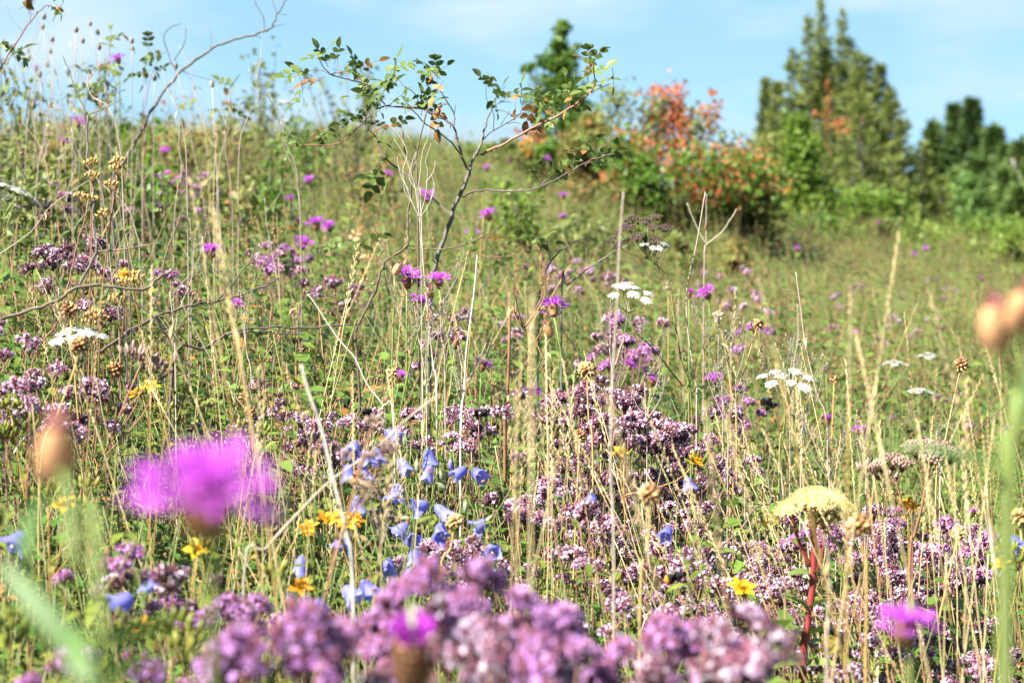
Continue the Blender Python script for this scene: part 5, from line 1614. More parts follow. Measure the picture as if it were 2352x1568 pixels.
for (x, y, lab) in SKY:
    d = 4.3 + rng.uniform(-.3, .4)
    r_, path, dr = stem_plant('knapweed_seed_stalk', [P(x, y, d)], 'small dry seed head against the sky, ' + lab, 'seed head', 'dry seed heads on the left skyline', .0012, .0007, 'dead_pale', 5, (rng.uniform(-.12, .2), rng.gauss(0, .1)))
    mk('seed_head', KBUD_GREY[rng.randrange(2)][0], r_, path[-1], qz(dr), rng.uniform(.45, .65))

# ------------------------------------------------------------------ marjoram
def drift(n, poly, style, label, group, h=(.26, .42), dmax=14, dfix=None, hs=1.0):
    """poly: (x0, y0, x1, y1) pixel box or list of such; plants reach up to the pixels picked inside it"""
    boxes = poly if isinstance(poly[0], (tuple, list)) else [poly]
    ar = [(b[2] - b[0]) * (b[3] - b[1]) for b in boxes]
    k = 0; tries = 0
    while k < n and tries < n * 20:
        tries += 1
        b = rng.choices(boxes, ar)[0]
        x, y = rng.uniform(b[0], b[2]), rng.uniform(b[1], b[3])
        d = rng.uniform(*dfix) if dfix else hit(x, y, rng.uniform(*h))
        if d is None or d > dmax: continue
        marjoram(x, y, d, style if isinstance(style, str) else rng.choice(style), label, group, hs)
        k += 1
drift(18, [(740, 1400, 1310, 1500), (900, 1360, 1220, 1420), (760, 1450, 1330, 1560)], ['deep', 'deep', 'mid'], 'blurred pink marjoram in the near drift at the bottom centre', 'near drift of marjoram at the bottom centre', dfix=(1.15, 1.5), hs=.75)
drift(10, [(1470, 1430, 1600, 1480), (1330, 1500, 1780, 1565)], ['deep', 'deep', 'mid'], 'blurred pink marjoram in the near drift right of the bottom centre', 'near drift of marjoram right of the bottom centre', dfix=(1.2, 1.5), hs=.75)
drift(1, (670, 1480, 690, 1500), 'deep', 'single blurred pink marjoram left of the bottom centre drift', 'single near marjoram', dfix=(1.1, 1.2))
drift(7, [(240, 1220, 330, 1330), (400, 1290, 640, 1420), (70, 1260, 130, 1300)], ['deep', 'deep', 'deep', 'dark'], 'blurred marjoram around the large near knapweed at lower left', 'marjoram around the large near knapweed', dfix=(1.55, 2.0))
drift(1, (250, 1480, 330, 1560), 'deep', 'blurred marjoram at the bottom left below the big leaves', 'marjoram at the bottom left', dfix=(1.1, 1.5))
drift(7, [(1000, 930, 1115, 990), (930, 960, 1110, 1040)], ['mid', 'mid', 'bright'], 'sharp marjoram with maroon bracts behind the harebells', 'marjoram behind the harebells', dfix=(2.8, 3.0))
drift(24, [(1290, 900, 1400, 960), (1270, 930, 1560, 1010), (1420, 960, 1640, 1060), (1450, 920, 1500, 960)], ['dark', 'mid'], 'dark maroon marjoram in the band right of the centre', 'dark marjoram band right of the centre', dfix=(2.75, 3.1))
drift(34, (1240, 1030, 1640, 1200), ['mid', 'bright'], 'lilac marjoram among leaning straw in the middle of the lower right', 'marjoram among the leaning straw', h=(.24, .34), hs=1.2)
drift(36, [(1240, 1200, 1500, 1330), (1500, 1250, 1760, 1460)], ['bright', 'bright', 'mid'], 'pale pink marjoram between the bottom drift and the red stemmed stonecrop', 'pale marjoram left of the stonecrop', h=(.22, .32), hs=1.2)
drift(30, [(1890, 1110, 2090, 1260), (1960, 1210, 2330, 1340), (1640, 1060, 1700, 1110)], ['bright', 'deep', 'mid'], 'lilac marjoram right of the yellow stonecrop head', 'marjoram right of the stonecrop head', h=(.24, .34), hs=1.2)
drift(36, [(1880, 1330, 2340, 1560), (1660, 1260, 1830, 1400)], ['bright', 'bright', 'mid'], 'pale pink marjoram in the lower right corner', 'pale marjoram in the lower right corner', h=(.2, .3), hs=1.2)
drift(4, (2170, 1260, 2330, 1330), 'bright', 'bright lilac marjoram clump near the right edge', 'marjoram clump near the right edge', h=(.26, .34))
drift(11, [(650, 950, 830, 1010), (700, 1000, 800, 1100)], ['bright', 'mid'], 'small lilac marjoram left of the harebells', 'marjoram left of the harebells', dfix=(2.7, 2.95))
drift(7, (1000, 1255, 1130, 1330), ['mid', 'bright'], 'marjoram with maroon buds just below the harebells', 'marjoram below the harebells', dfix=(2.25, 2.45))
drift(6, [(0, 830, 70, 1000), (20, 770, 90, 820)], ['bright', 'deep'], 'bright lilac marjoram at the left edge', 'marjoram at the left edge', dfix=(2.3, 2.5))
drift(4, [(130, 860, 210, 930), (170, 960, 230, 1020)], ['bright', 'mid'], 'lilac marjoram below the white yarrow at left', 'marjoram below the white yarrow', dfix=(2.45, 2.6))
drift(7, [(140, 590, 200, 640), (130, 560, 180, 590), (180, 690, 250, 740)], ['mid', 'dark'], 'maroon and lilac marjoram under the tan branch at left', 'marjoram under the tan branch', dfix=(3.0, 3.3))
drift(12, [(110, 400, 200, 520), (30, 280, 110, 330), (140, 440, 200, 500)], ['dark', 'mid'], 'dark marjoram on the upper left slope', 'dark marjoram on the upper left slope', h=(.26, .36))
drift(15, [(280, 400, 500, 500), (300, 380, 420, 430)], ['deep', 'mid'], 'lilac marjoram on the slope below the bleached branch', 'marjoram below the bleached branch', h=(.26, .36))
drift(10, [(560, 560, 690, 650), (360, 620, 420, 660)], ['mid', 'deep'], 'marjoram scattered in the grass left of the bent branch', 'marjoram left of the bent branch', h=(.26, .36))
drift(9, [(1390, 720, 1500, 800), (1340, 780, 1470, 830)], ['deep', 'mid'], 'blurred marjoram below the sharp white umbel at the centre', 'marjoram below the centre umbel', h=(.3, .4))
drift(5, [(1650, 880, 1770, 960), (1740, 750, 1780, 790)], ['deep', 'dark'], 'blurred marjoram left of the sharp white umbel at right', 'marjoram left of the right umbel', h=(.3, .4))
drift(12, [(1350, 560, 1480, 640), (1560, 600, 1760, 700), (1250, 600, 1330, 660)], ['mid', 'dark'], 'distant marjoram on the slope below the coral red bush', 'marjoram below the coral red bush', h=(.26, .36))
drift(20, [(1850, 640, 2200, 800), (2000, 880, 2330, 1000)], ['mid', 'dark'], 'distant marjoram scattered over the right slope', 'marjoram on the right slope', h=(.2, .3))
drift(8, [(1020, 700, 1200, 800), (770, 640, 900, 720)], ['dark', 'mid'], 'marjoram in the grass beside the cluster of knapweeds', 'marjoram beside the knapweed cluster', h=(.28, .38))
drift(3, [(550, 860, 640, 930), (500, 950, 600, 1000)], ['mid', 'dark'], 'marjoram above the large near knapweed', 'marjoram above the near knapweed', h=(.28, .36))

# ------------------------------------------------------------------ harebells
HB = [
 ('harebell with a wide open bell at the top left of the blue group', [(812, 1028, 2.5, (-.2, -.7, -.5), 'bell'), (840, 1050, 2.5, (.3, -.2, -1), 'bell'), (800, 1082, 2.5, (.1, -.1, -1), 'bell')]),
 ('harebell with nodding bells under the crossing grey stalk', [(865, 1045, 2.52, (.2, -.4, -1), 'bell'), (898, 996, 2.55, (.8, -.4, -.4), 'bell'), (838, 1092, 2.5, (.3, -.3, -1), 'bell')]),
 ('harebell with a drooping blue bell left of the brown onion head', [(925, 1066, 2.5, (.5, -.3, -.8), 'bell'), (912, 1128, 2.48, (-.25, -.3, -1), 'bell'), (930, 1018, 2.52, (0, 0, -1), 'bud')]),
 ('harebell with long bell and grey buds in the middle of the blue group', [(985, 1084, 2.5, (-.3, -.3, -1), 'bell'), (985, 1048, 2.52, (.2, -.2, -1), 'bell'), (958, 1072, 2.5, (0, -.2, -1), 'bud'), (967, 1105, 2.5, (.2, 0, -1), 'bud')]),
 ('harebell with two bells side by side at the right of the blue group', [(1058, 1083, 2.5, (-.8, -.4, -.6), 'bell'), (1095, 1086, 2.5, (.5, -.8, -.3), 'bell'), (1035, 1068, 2.5, (0, 0, -1), 'bud2'), (1015, 1095, 2.5, (.2, 0, -1), 'bud')]),
 ('harebell with a bell turned left and one right below the two side by side', [(968, 1162, 2.45, (-.9, -.3, -.3), 'bell'), (1012, 1172, 2.45, (.7, -.3, -.6), 'bell'), (1020, 1120, 2.45, (.7, 0, -.5), 'bud')]),
 ('harebell with a round bell facing the viewer', [(948, 1236, 2.4, (.2, -1, -.15), 'bell'), (925, 1215, 2.42, (-.6, -.2, -.6), 'bell'), (935, 1190, 2.4, (.9, 0, -.1), 'bud')]),
 ('harebell with low nodding bells below the round one', [(1012, 1218, 2.42, (.1, -.5, -.9), 'bell'), (1010, 1245, 2.42, (.2, -.4, -1), 'bell'), (952, 1278, 2.38, (0, -.3, -1), 'bell')]),
 ('harebell with a thin violet half closed bell at the right of the group', [(1105, 1206, 2.45, (-.8, -.2, -.5), 'bell'), (1125, 1190, 2.45, (.4, 0, .4), 'bud'), (1070, 1165, 2.45, (0, 0, -1), 'bud')]),
 ('harebell with a single wide bell low at the right of the group', [(1130, 1268, 2.35, (.1, -.9, .1), 'bell')]),
 ('harebell with a single drooping bell below the orange wort', [(692, 1294, 2.2, (-.15, -.2, -1), 'bell')]),
 ('harebell behind the pale near stalk, by the orange wort', [(790, 1238, 2.3, (-.3, -.4, -.8), 'bell'), (820, 1155, 2.4, (.2, -.3, -1), 'bell')]),
 ('harebell seen from behind, left of the near drift', [(735, 1390, 1.95, (.1, .4, -.6), 'bell')]),
 ('harebell half hidden at the top of the near drift', [(805, 1362, 2.0, (.6, -.3, -.6), 'bell'), (845, 1350, 2.0, (.5, -.3, -.6), 'bell')]),
 ('blurred blue harebell low down at the bottom left of centre', [(570, 1476, 1.75, (-.6, .2, -.5), 'bell'), (560, 1500, 1.75, (-.2, 0, -.9), 'bell')]),
 ('blurred blue harebell between the big green leaves and the near knapweed', [(285, 1382, 1.75, (-.7, -.2, -.4), 'bell'), (345, 1335, 1.9, (.1, -.3, -1), 'bell')]),
 ('blurred pale blue harebell at the left edge', [(40, 1240, 1.8, (-.5, -.4, -.6), 'bell')]),
 ('blue harebell behind the leaning straw, left of the near onion head', [(1358, 1150, 2.5, (-.2, -.3, -1), 'bell')]),
 ('blue harebell under the orange wort capsule at right', [(1582, 1112, 2.6, (.2, -.3, -1), 'bell')]),
 ('pale harebell in the marjoram below the near onion head', [(1532, 1222, 2.4, (-.3, -.7, -.4), 'bell')]),
 ('blue harebell at the right edge', [(2335, 1246, 2.3, (.3, -.5, -.5), 'bell')]),
 ('pale harebell low behind the grey dry seed stem', [(893, 1298, 2.35, (.2, -.3, -1), 'bell'), (942, 1322, 2.3, (-.2, -.3, -1), 'bell')])]
for lab, fl in HB:
    harebell(fl, lab, 'harebells')

# ------------------------------------------------------------------ white umbels
umbel('white_umbel', 'sharp flat white umbel on a curved stem right of the centre', (1446, 668, 2.95), .068, 8, UW, 'umbel_stem', [(1440, 725, 2.95), (1462, 765, 2.95), (1500, 800, 2.97), (1555, 870, 3.0), (1580, 900, 3.0), (1625, 960, 3.0)], None, .032, leaves=1, up=(.05, -.3, 1))
umbel('white_umbel', 'sharp flat white umbel at right with hair thin dry twigs above', (1812, 868, 3.0), .076, 9, UW, 'umbel_stem', [(1806, 920, 3.0), (1800, 990, 3.0), (1790, 1060, 3.0)], None, .034, leaves=1, up=(0, -.3, 1))
umbel('white_umbel', 'small loose white umbel beneath the dark seed umbel', (1508, 565, 3.0), .046, 5, UW, 'umbel_stem', [(1515, 615, 3.0), (1535, 640, 3.0), (1545, 700, 3.0), (1560, 800, 3.0), (1582, 900, 3.0)], None, .026, up=(.1, -.1, 1))
umbel('seed_umbel', 'dark brown seed umbel on long rays, right of the centre', (1466, 512, 2.98), .088, 14, US, 'umbel_stem', [(1497, 572, 2.98), (1520, 640, 2.98), (1545, 715, 2.98), (1565, 830, 2.98), (1590, 960, 3.0)], None, .056, 'seed head', up=(-.3, -.35, 1), flat=.55)
umbel('white_umbel', 'blurred white umbel on the right slope, left of the pair', (2055, 836, 4.9), .05, 7, UW, 'umbel_stem', None, None, .03)
umbel('white_umbel', 'blurred white umbel on the right slope, lower right of the pair', (2110, 898, 4.5), .045, 7, UW, 'umbel_stem', None, None, .03)
umbel('white_umbel', 'faint cream umbel above the blurred white pair at right', (2132, 818, 5.2), .05, 6, UY, 'umbel_stem', None, None, .03)
umbel('white_umbel', 'distant white umbel on the left skyline, upper of two', (655, 236, 6.2), .04, 6, UW, 'umbel_stem', None, None, .03)
umbel('white_umbel', 'distant white umbel on the left skyline, lower of two', (650, 282, 6.2), .04, 6, UW, 'umbel_stem', None, None, .03)
umbel('yarrow', 'white yarrow cut by the left edge, seen from below', (14, 440, 2.4), .066, 12, UY, 'yarrow_green', [(-5, 520, 2.4), (-12, 700, 2.4)], None, .034, up=(.15, .25, 1), r0=.0018)
umbel('yarrow', 'white yarrow with three flat heads at left behind a dark onion head', (182, 768, 2.5), .062, 9, UY, 'stem_green', [(180, 830, 2.5), (172, 900, 2.5), (160, 1000, 2.5)], None, .034, up=(0, -.2, 1), leaves=3, r0=.0018)

# dried brown yarrow
mbp = []
for k in range(3):
    ms = MB(); mh = MB()
    for j in range(46):
        a = 2.4 * j; q = math.sqrt((j + .5) / 46)
        c = np.array([math.cos(a) * q * .013, math.sin(a) * q * .013, .012 + .005 * (1 - q * q) + rng.uniform(-.001, .001)])
        if j % 3 == 0: tube(ms, [(0, 0, 0), c], .0005, .0004, 3, .2)
        ball(mh, c, .0017, c, 1.15, 5, 4, rng.random())
    UD.append((ms.mesh('umbellet', 'dead_brown', True), mh.mesh('florets', 'dry_brown_head')))
umbel('dried_yarrow', 'large dried grey brown yarrow head at right', (2135, 1052, 2.45), .046, 7, UD, 'dead_brown', [(2128, 1105, 2.45), (2118, 1160, 2.45), (2100, 1230, 2.45), (2090, 1310, 2.45)], None, .022, 'seed head', up=(0, -.15, 1), r0=.0017)
umbel('dried_yarrow', 'smaller dried brown yarrow head left of the large one', (2052, 1080, 2.46), .032, 4, UD, 'dead_brown', [(2058, 1110, 2.46), (2080, 1180, 2.46), (2096, 1240, 2.46)], None, .018, 'seed head', up=(-.1, -.1, 1), r0=.0012)

# ------------------------------------------------------------------ yellow stonecrop with a red stem
d = 2.3
pts = [P(1868, 1210, d), P(1870, 1270, d), P(1866, 1350, d), P(1856, 1430, d), P(1845, 1530, d)]
root, path, dr = stem_plant('stonecrop', pts, 'yellow flowered stonecrop with thick red stem at lower right', 'flower', None, .0042, .0036, 'sedum_stem', 8)
base = np.array(root.location)
def sedum_head(R_, n, nb):
    mf = MB(); mbk = MB(); ms = MB()
    for k in range(n):
        a = 2.4 * k; q = math.sqrt((k + .5) / n)
        c = np.array([math.cos(a) * q * R_, math.sin(a) * q * R_, R_ * .5 * (1 - q ** 2.2) + R_ * .45 + rng.uniform(-.001, .001)])
        up = unit((c[0], c[1], R_ * .9))
        f2 = frame(up); a0 = rng.uniform(0, 6)
        if k % 4 == 0: tube(ms, [(0, 0, 0), c * np.array([.6, .6, .7]), c], .0008, .0006, 4, .4)
        for w in range(5):
            an = a0 + w * 1.2566
            leaf(mf, c, f2[:, 0] * math.cos(an) + f2[:, 2] * math.sin(an) + up * .5, .0038, .0017, up=up, n=2, tint=rng.random())
        for w in range(4):
            tube(mf, [c, c + unit(up + rvec() * .4) * .0045], .00025, .0002, 3, .2)
    for k in range(nb):
        a = rng.uniform(0, 6.28)
        c = np.array([math.cos(a) * R_ * rng.uniform(.8, 1.02), math.sin(a) * R_ * rng.uniform(.8, 1.02), R_ * rng.uniform(.25, .5)])
        ball(mbk, c, .0017, c, 1.5, 5, 4, rng.random())
    return ms.mesh('flower_head', 'sedum_stalk', True), mf.mesh('florets', 'sedum_floret'), mbk.mesh('buds', 'sedum_bud', True)
SH = [sedum_head(.018, 80, 26) for _ in range(2)]
for (x, y, dd, s, r0, r1, m) in [(1868, 1148, 0, 1.15, .0042, .0036, 'sedum_stalk'), (1820, 1160, -.005, .85, .0022, .0018, 'sedum_stem'), (1925, 1168, 0, .95, .002, .0018, 'sedum_stalk'), (1880, 1150, -.03, .95, .002, .0018, 'sedum_stalk'), (1875, 1146, .03, 1.0, .002, .0018, 'sedum_stalk'), (1905, 1150, .015, .95, .002, .0018, 'sedum_stalk')]:
    e = P(x, y + 12, d + dd) - base
    s0 = path[-1] if x != 1820 else P(1862, 1300, d) - base
    if x == 1868: s0 = path[-1]
    mb = MB(); tube(mb, catmull([s0, s0 + (e - s0) * .5 + np.array([(e - s0)[0] * .2, 0, 0]), e], 4), r0, r1, 6, .3)
    mk('branch', mb.mesh('branch', m, True), root)
    a_, f_, b_ = rng.choice(SH)
    o = mk('flower_head', a_, root, e - np.array([0, 0, .006]), qz(unit(((x - 1868) * .006, -.12, 1)), rng.uniform(0, 6)), s * 1.12)
    mk('florets', f_, o); mk('buds', b_, o)
mb = MB()
s0 = P(1868, 1330, d) - base; e = P(1893, 1212, d - .01) - base
tube(mb, catmull([s0, (s0 + e) / 2 + np.array([.004, 0, 0]), e], 4), .0016, .0013, 6, .3)
mk('branch', mb.mesh('branch', 'sedum_stem', True), root)
mb = MB()
for k in range(34):
    o = rvec(.4); ball(mb, e + o * rng.uniform(.004, .0085) * np.array([1, 1, .9]), .0019, o, 1.4, 5, 4, rng.random())
mk('bud_cluster', mb.mesh('bud_cluster', 'sedum_bud', True), root)
SLEAF = leaf_mesh(.036, .019, 'sedum_leaf', 6, .2, .45, .75)
for (y, a, el, s) in [(1250, 150, .5, .75), (1318, 20, .35, .9), (1318, 170, .2, .8), (1400, 175, .9, 1.05), (1400, 10, .8, .9), (1455, 5, .3, 1.1), (1455, 200, .4, 1.0), (1530, 190, .2, 1.1), (1530, 20, .3, 1.0)]:
    q = P(1868 - (y - 1250) * .07, y, d) - base
    mk('leaf', SLEAF, root, q, qleaf((math.cos(R(a)), -.35, el), rng.uniform(-.3, .3)), s)

# ------------------------------------------------------------------ onion seed heads
onion((1348, 850, 2.75), 'round tan onion seed head on a straight stalk above the marjoram', ONION[0], [(1352, 960, 2.75), (1362, 1060, 2.75)], s=1.1)
onion((1648, 728, 3.0), 'papery bleached onion seed head below the round purple knapweed', PAPER[0], [(1665, 800, 3.0), (1680, 900, 3.0), (1692, 1000, 3.0)], s=.9)
onion((1742, 744, 3.1), 'small tan onion seed head leaning right of the papery one', ONION[3], [(1725, 800, 3.1), (1700, 880, 3.1), (1680, 960, 3.1)], s=.95)
onion((2208, 838, 2.9), 'brown onion seed head with two pink florets at right', ONION[1], [(2190, 920, 2.9), (2165, 1040, 2.9), (2150, 1120, 2.9)], 'straw')
onion((1493, 1135, 1.9), 'blurred brown onion seed head above the pale marjoram', ONION[1], [(1488, 1250, 1.9), (1470, 1400, 1.9)], s=1.0)
onion((1975, 1207, 1.85), 'blurred brown onion seed head right of the stonecrop', ONION[1], [(1985, 1300, 1.85), (1990, 1400, 1.85)], s=1.05)
onion((2202, 1224, 2.4), 'tan onion seed head below the dried brown yarrow', ONION[0], None, s=.8)
onion((2342, 1187, 2.3), 'tan onion seed head at the right edge', ONION[0], None, s=.95)
onion((1045, 1197, 2.2), 'tan onion seed head in the middle of the harebells', ONION[0], [(1035, 1260, 2.2), (1010, 1350, 2.2)], s=.8)
onion((900, 857, 2.9), 'open tan capsule on a thin stalk left of the white dried plant', ONION[3], [(905, 950, 2.9), (908, 1050, 2.9)], s=.9)
onion((160, 712, 2.5), 'brown onion seed head touching the tan branch at left', ONION[1], None, s=1.0)
onion((183, 792, 2.2), 'dark onion seed head in front of the white yarrow', ONION[2], [(170, 850, 2.2), (130, 960, 2.2), (90, 1100, 2.2)], s=.95)
onion((265, 848, 2.5), 'dark brown onion seed head left of the grey dried capsules', ONION[2], None, s=.95)
onion((575, 946, 2.6), 'dark onion seed head right of the yellow wort', ONION[2], None, s=.8)
onion((562, 912, 2.7), 'small half open onion seed head above the dark one', ONION[3], None, s=.9)
onion((822, 1098, 2.1), 'small brown onion seed head beside the pale near stalk', ONION[3], None, s=.9)
onion((1332, 1000, 2.6), 'brown onion seed head in the dark marjoram', ONION[1], None, s=.8)
onion((1916, 872, 3.6), 'small onion seed head right of the sharp white umbel', ONION[3], None, s=.9)
onion((1535, 658, 4.2), 'blurred pale onion seed head left of the round purple knapweed', PAPER[1], None, s=1.0)

# ------------------------------------------------------------------ St John's wort and dry capsules
wort('yellow flowering wort with green capsules left of centre', [(347, 888, 2.5, 'y'), (312, 905, 2.5, 'o'), (338, 918, 2.5, 'g'), (375, 955, 2.5, 'g'), (420, 912, 2.55, 'g')])
wort('yellow flowering wort above the dark branches at left', [(295, 637, 2.8, 'y'), (280, 630, 2.8, 'o'), (310, 645, 2.8, 't')])
wort('orange withered wort beside the harebells', [(795, 1198, 2.3, 'o'), (775, 1190, 2.3, 'y'), (815, 1195, 2.3, 'o'), (745, 1190, 2.3, 'o'), (705, 1218, 2.25, 'o'), (712, 1212, 2.25, 'y'), (790, 1250, 2.3, 'g'), (800, 1205, 2.28, 'y')])
wort('yellow wort star low in front of the stonecrop', [(1712, 1352, 2.2, 'y'), (1695, 1350, 2.2, 'y')])
wort('orange wort with green capsules in the dark marjoram', [(1432, 1052, 2.6, 'g'), (1425, 1040, 2.6, 'o'), (1600, 1058, 2.6, 'o')])
wort('single orange wort capsule right of the dark marjoram', [(1602, 1060, 2.6, 'o'), (1605, 1072, 2.6, 'g')])
wort('orange wort under the dried brown yarrow', [(2085, 1158, 2.5, 'o'), (2098, 1165, 2.5, 'o'), (2060, 1150, 2.5, 't')])
wort('green and red wort capsules at the left edge', [(25, 950, 2.3, 'g'), (60, 945, 2.3, 'g'), (10, 1000, 2.3, 'g'), (70, 985, 2.3, 'g'), (30, 1010, 2.3, 'g')])
wort('green wort capsules above the large near knapweed', [(575, 995, 2.4, 'g'), (560, 1000, 2.4, 'g'), (600, 1005, 2.4, 'g'), (540, 1010, 2.4, 'g')])
wort('orange spotted wort left of the near knapweed', [(110, 1150, 2.0, 'g'), (150, 1160, 2.0, 'o'), (200, 1130, 2.0, 'g'), (180, 1180, 2.0, 'g')])
wort('wort with a yellow flower behind the near marjoram at left', [(455, 1262, 1.9, 'y'), (470, 1280, 1.9, 'g')])
wort('wort with orange leaves right of the near knapweed', [(660, 1360, 2.0, 'g'), (640, 1330, 2.0, 'g'), (690, 1350, 2.0, 'o')])
wort('blurred near wort with green capsules in the bottom left corner', [(60, 1450, 1.5, 'g'), (20, 1470, 1.5, 'g'), (110, 1480, 1.5, 'g')])
wort('blurred near wort with green capsules right of the V shaped leaves', [(400, 1460, 1.55, 'g'), (360, 1480, 1.55, 'g'), (440, 1480, 1.55, 'g'), (420, 1510, 1.5, 'g')])
wort('blurred near wort below the blue harebell at bottom left', [(560, 1520, 1.5, 'g'), (520, 1530, 1.5, 'g'), (610, 1530, 1.5, 'g')])
wort('blurred near wort with a withered red flower left of the near stem', [(330, 1440, 1.6, 'o'), (300, 1470, 1.6, 'g'), (280, 1450, 1.6, 'g')])
wort('wort with yellow green capsules near the right edge', [(2320, 1280, 2.2, 'g'), (2300, 1295, 2.2, 'y'), (2340, 1300, 2.2, 'g')])
def dry_caps(label, tops, m, group=None, stem='dead_brown', sc=.8):
    root, path, dr = stem_plant('dry_capsule_stalk', [P(*tops[0])], label, 'seed head', group, .0013, .0009, stem)
    base = np.array(root.location)
    for i, q in enumerate(tops):
        e = P(*q) - base
        if i:
            s = at(path, rng.uniform(.72, .9))
            mb = MB(); tube(mb, catmull([s, s + (e - s) * .5 + np.array([(e - s)[0] * .2, 0, 0]), e], 3), .0008, .0006, 4, rng.random())
            mk('side_stem', mb.mesh('side_stem', stem, True), root)
        mk('capsules', rng.choice(m), root, e - np.array([0, 0, .006]), qz(unit((rng.gauss(0, .2), 0, 1)), rng.uniform(0, 6)), sc * rng.uniform(.85, 1.1))
dry_caps('tan dried capsules in tiers on a brown stalk at upper left', [(210, 372, 2.55), (212, 402, 2.55), (185, 452, 2.55), (212, 455, 2.55)], CAP_T)
dry_caps('tan dried capsules on a dark stalk right of the first tan stalk', [(273, 370, 2.6), (270, 388, 2.6), (255, 425, 2.6), (242, 490, 2.6)], CAP_T)
dry_caps('tan dried capsules over the tan branch at left', [(288, 645, 2.6), (265, 685, 2.6)], CAP_T)
dry_caps('tan dried capsules below the tan branch at left', [(232, 730, 2.6), (205, 740, 2.6), (220, 722, 2.6)], CAP_T)
dry_caps('grey pink dried capsule cluster above the yellow wort', [(330, 822, 2.4), (305, 815, 2.4), (355, 838, 2.4), (370, 850, 2.4), (340, 845, 2.4)], CAP_B)
dry_caps('blurred dark dried capsules on the crossing grey stalk', [(858, 965, 1.75), (880, 1020, 1.75), (895, 1030, 1.75), (850, 1045, 1.75), (790, 1040, 1.75)], CAP_B, None, 'dead_brown', .42)
dry_caps('grey dried capsules beside the dried brown yarrow', [(2010, 1085, 2.5), (1990, 1080, 2.5), (2040, 1100, 2.5)], CAP_B)

# ------------------------------------------------------------------ single dry stems
SCRAPS = []
for k in range(4):
    mb = MB(); leaf(mb, (0, 0, 0), (.2, .6, rng.uniform(-.9, .5)), rng.uniform(.018, .035), .005, n=5, curl=rng.uniform(.3, .9), fold=.6, tint=.3); SCRAPS.append(mb.mesh('dry_leaf', rng.choice(['straw_grey', 'dead_brown', 'straw'])))
def bare_stem(label, pxs, r0, r1, material, name='dry_stalk', group=None, twigs=0, tips=None, ground=True):
    """pxs from the top down"""
    pts = [P(*q) for q in pxs]
    if ground: pts = to_ground(pts, 0.0)
    path = catmull(list(reversed(pts)), 4)
    base = path[0].copy()
    path = [p - base for p in path]
    root = thing(name, base, label, 'dry stem', group)
    HEAD_PX[root.name] = pxs[0][:2]
    mb = MB(); tube(mb, [path[0] - np.array([0, 0, .01])] + path[1:], r0 * 1.1, r1 * .8, 6, rng.random(), 0, .16)
    mk('stem', mb.mesh('stem', material, True), root)
    for k in range(rng.choice([0, 1, 2, 3])):
        o = mk('dry_leaf', rng.choice(SCRAPS), root, at(path, rng.uniform(.3, .95)), Quaternion((0, 0, 1), rng.uniform(0, 6)), rng.uniform(.5, 1.1))
    for k in range(twigs):
        s = at(path, rng.uniform(.45, .97))
        a = rng.uniform(0, 6.28); L = rng.uniform(.03, .09)
        e = s + np.array([math.cos(a) * .55, math.sin(a) * .55, 1]) * L
        mb = MB(); tube(mb, catmull([s, s + (e - s) * .5 + np.array([math.cos(a), math.sin(a), 0]) * L * .12, e], 3), r1 * .8, r1 * .4, 4, rng.random())
        if tips:
            for q in range(9):
                t_ = rng.uniform(.6, 1.0)
                p2 = s + (e - s) * t_
                o = rvec(.6); L2 = rng.uniform(.004, .014)
                tube(mb, [p2, p2 + o * L2], .0003, .0002, 3, .3)
                ball(mb, p2 + o * L2, rng.uniform(.0007, .0013), o, 1.3, 4, 3, rng.random())
        mk('twig', mb.mesh('twig', tips or material, True), root)
    return root
bare_stem('straight bright white dry stalk right of the rose main stem', [(1096, 586, 2.8), (1088, 680, 2.8), (1072, 800, 2.8), (1066, 900, 2.8), (1058, 1010, 2.75)], .0014, .0010, 'dead_white')
bare_stem('thin white dry stalk slanting from the level dark branch down to the harebells', [(706, 676, 2.8), (722, 695, 2.8), (775, 775, 2.8), (815, 822, 2.8), (842, 880, 2.8), (880, 930, 2.8), (905, 980, 2.8)], .0012, .0008, 'dead_white')
bare_stem('pale straight stalk slanting from mid left down to the blue harebells', [(415, 690, 2.6), (450, 760, 2.6), (500, 850, 2.6), (560, 935, 2.6), (640, 1030, 2.6), (720, 1110, 2.6), (770, 1170, 2.6)], .0012, .0008, 'dead_pale')
bare_stem('blurred thick pale stalk leaning left in front of the harebells', [(692, 838, 1.75), (709, 900, 1.75), (740, 990, 1.75), (768, 1110, 1.75), (797, 1230, 1.75), (812, 1390, 1.75)], .0016, .0012, 'dead_white')
bare_stem('blurred grey stalk crossing the pale one from lower left to upper right', [(1010, 905, 1.9), (940, 958, 1.9), (860, 1032, 1.9), (760, 1103, 1.9), (690, 1172, 1.9), (610, 1260, 1.9), (560, 1330, 1.9)], .0011, .0009, 'dead_pale')
bare_stem('tall blurred grey stalk right of the centre', [(1432, 440, 1.85), (1423, 560, 1.85), (1417, 700, 1.85), (1405, 900, 1.85), (1403, 1100, 1.85), (1410, 1300, 1.85)], .0009, .0008, 'straw_grey')
bare_stem('dark brown upright stalk with a bent over withered tip in the centre', [(1172, 712, 2.9), (1170, 790, 2.9), (1166, 900, 2.9), (1160, 990, 2.9)], .0024, .0020, 'dead_brown')
bare_stem('withered drooping brown seed spray beside the dark brown upright stalk', [(1178, 705, 2.88), (1190, 740, 2.88), (1220, 770, 2.88), (1245, 820, 2.88), (1258, 900, 2.88)], .0011, .0013, 'dead_brown', twigs=7, tips='dead_brown')
bare_stem('beige straight stalk carrying the white dried plant in the centre', [(965, 430, 2.95), (968, 500, 2.95), (972, 600, 2.95), (985, 740, 2.95), (995, 840, 2.95), (1003, 930, 2.9)], .0014, .0010, 'dead_pale')
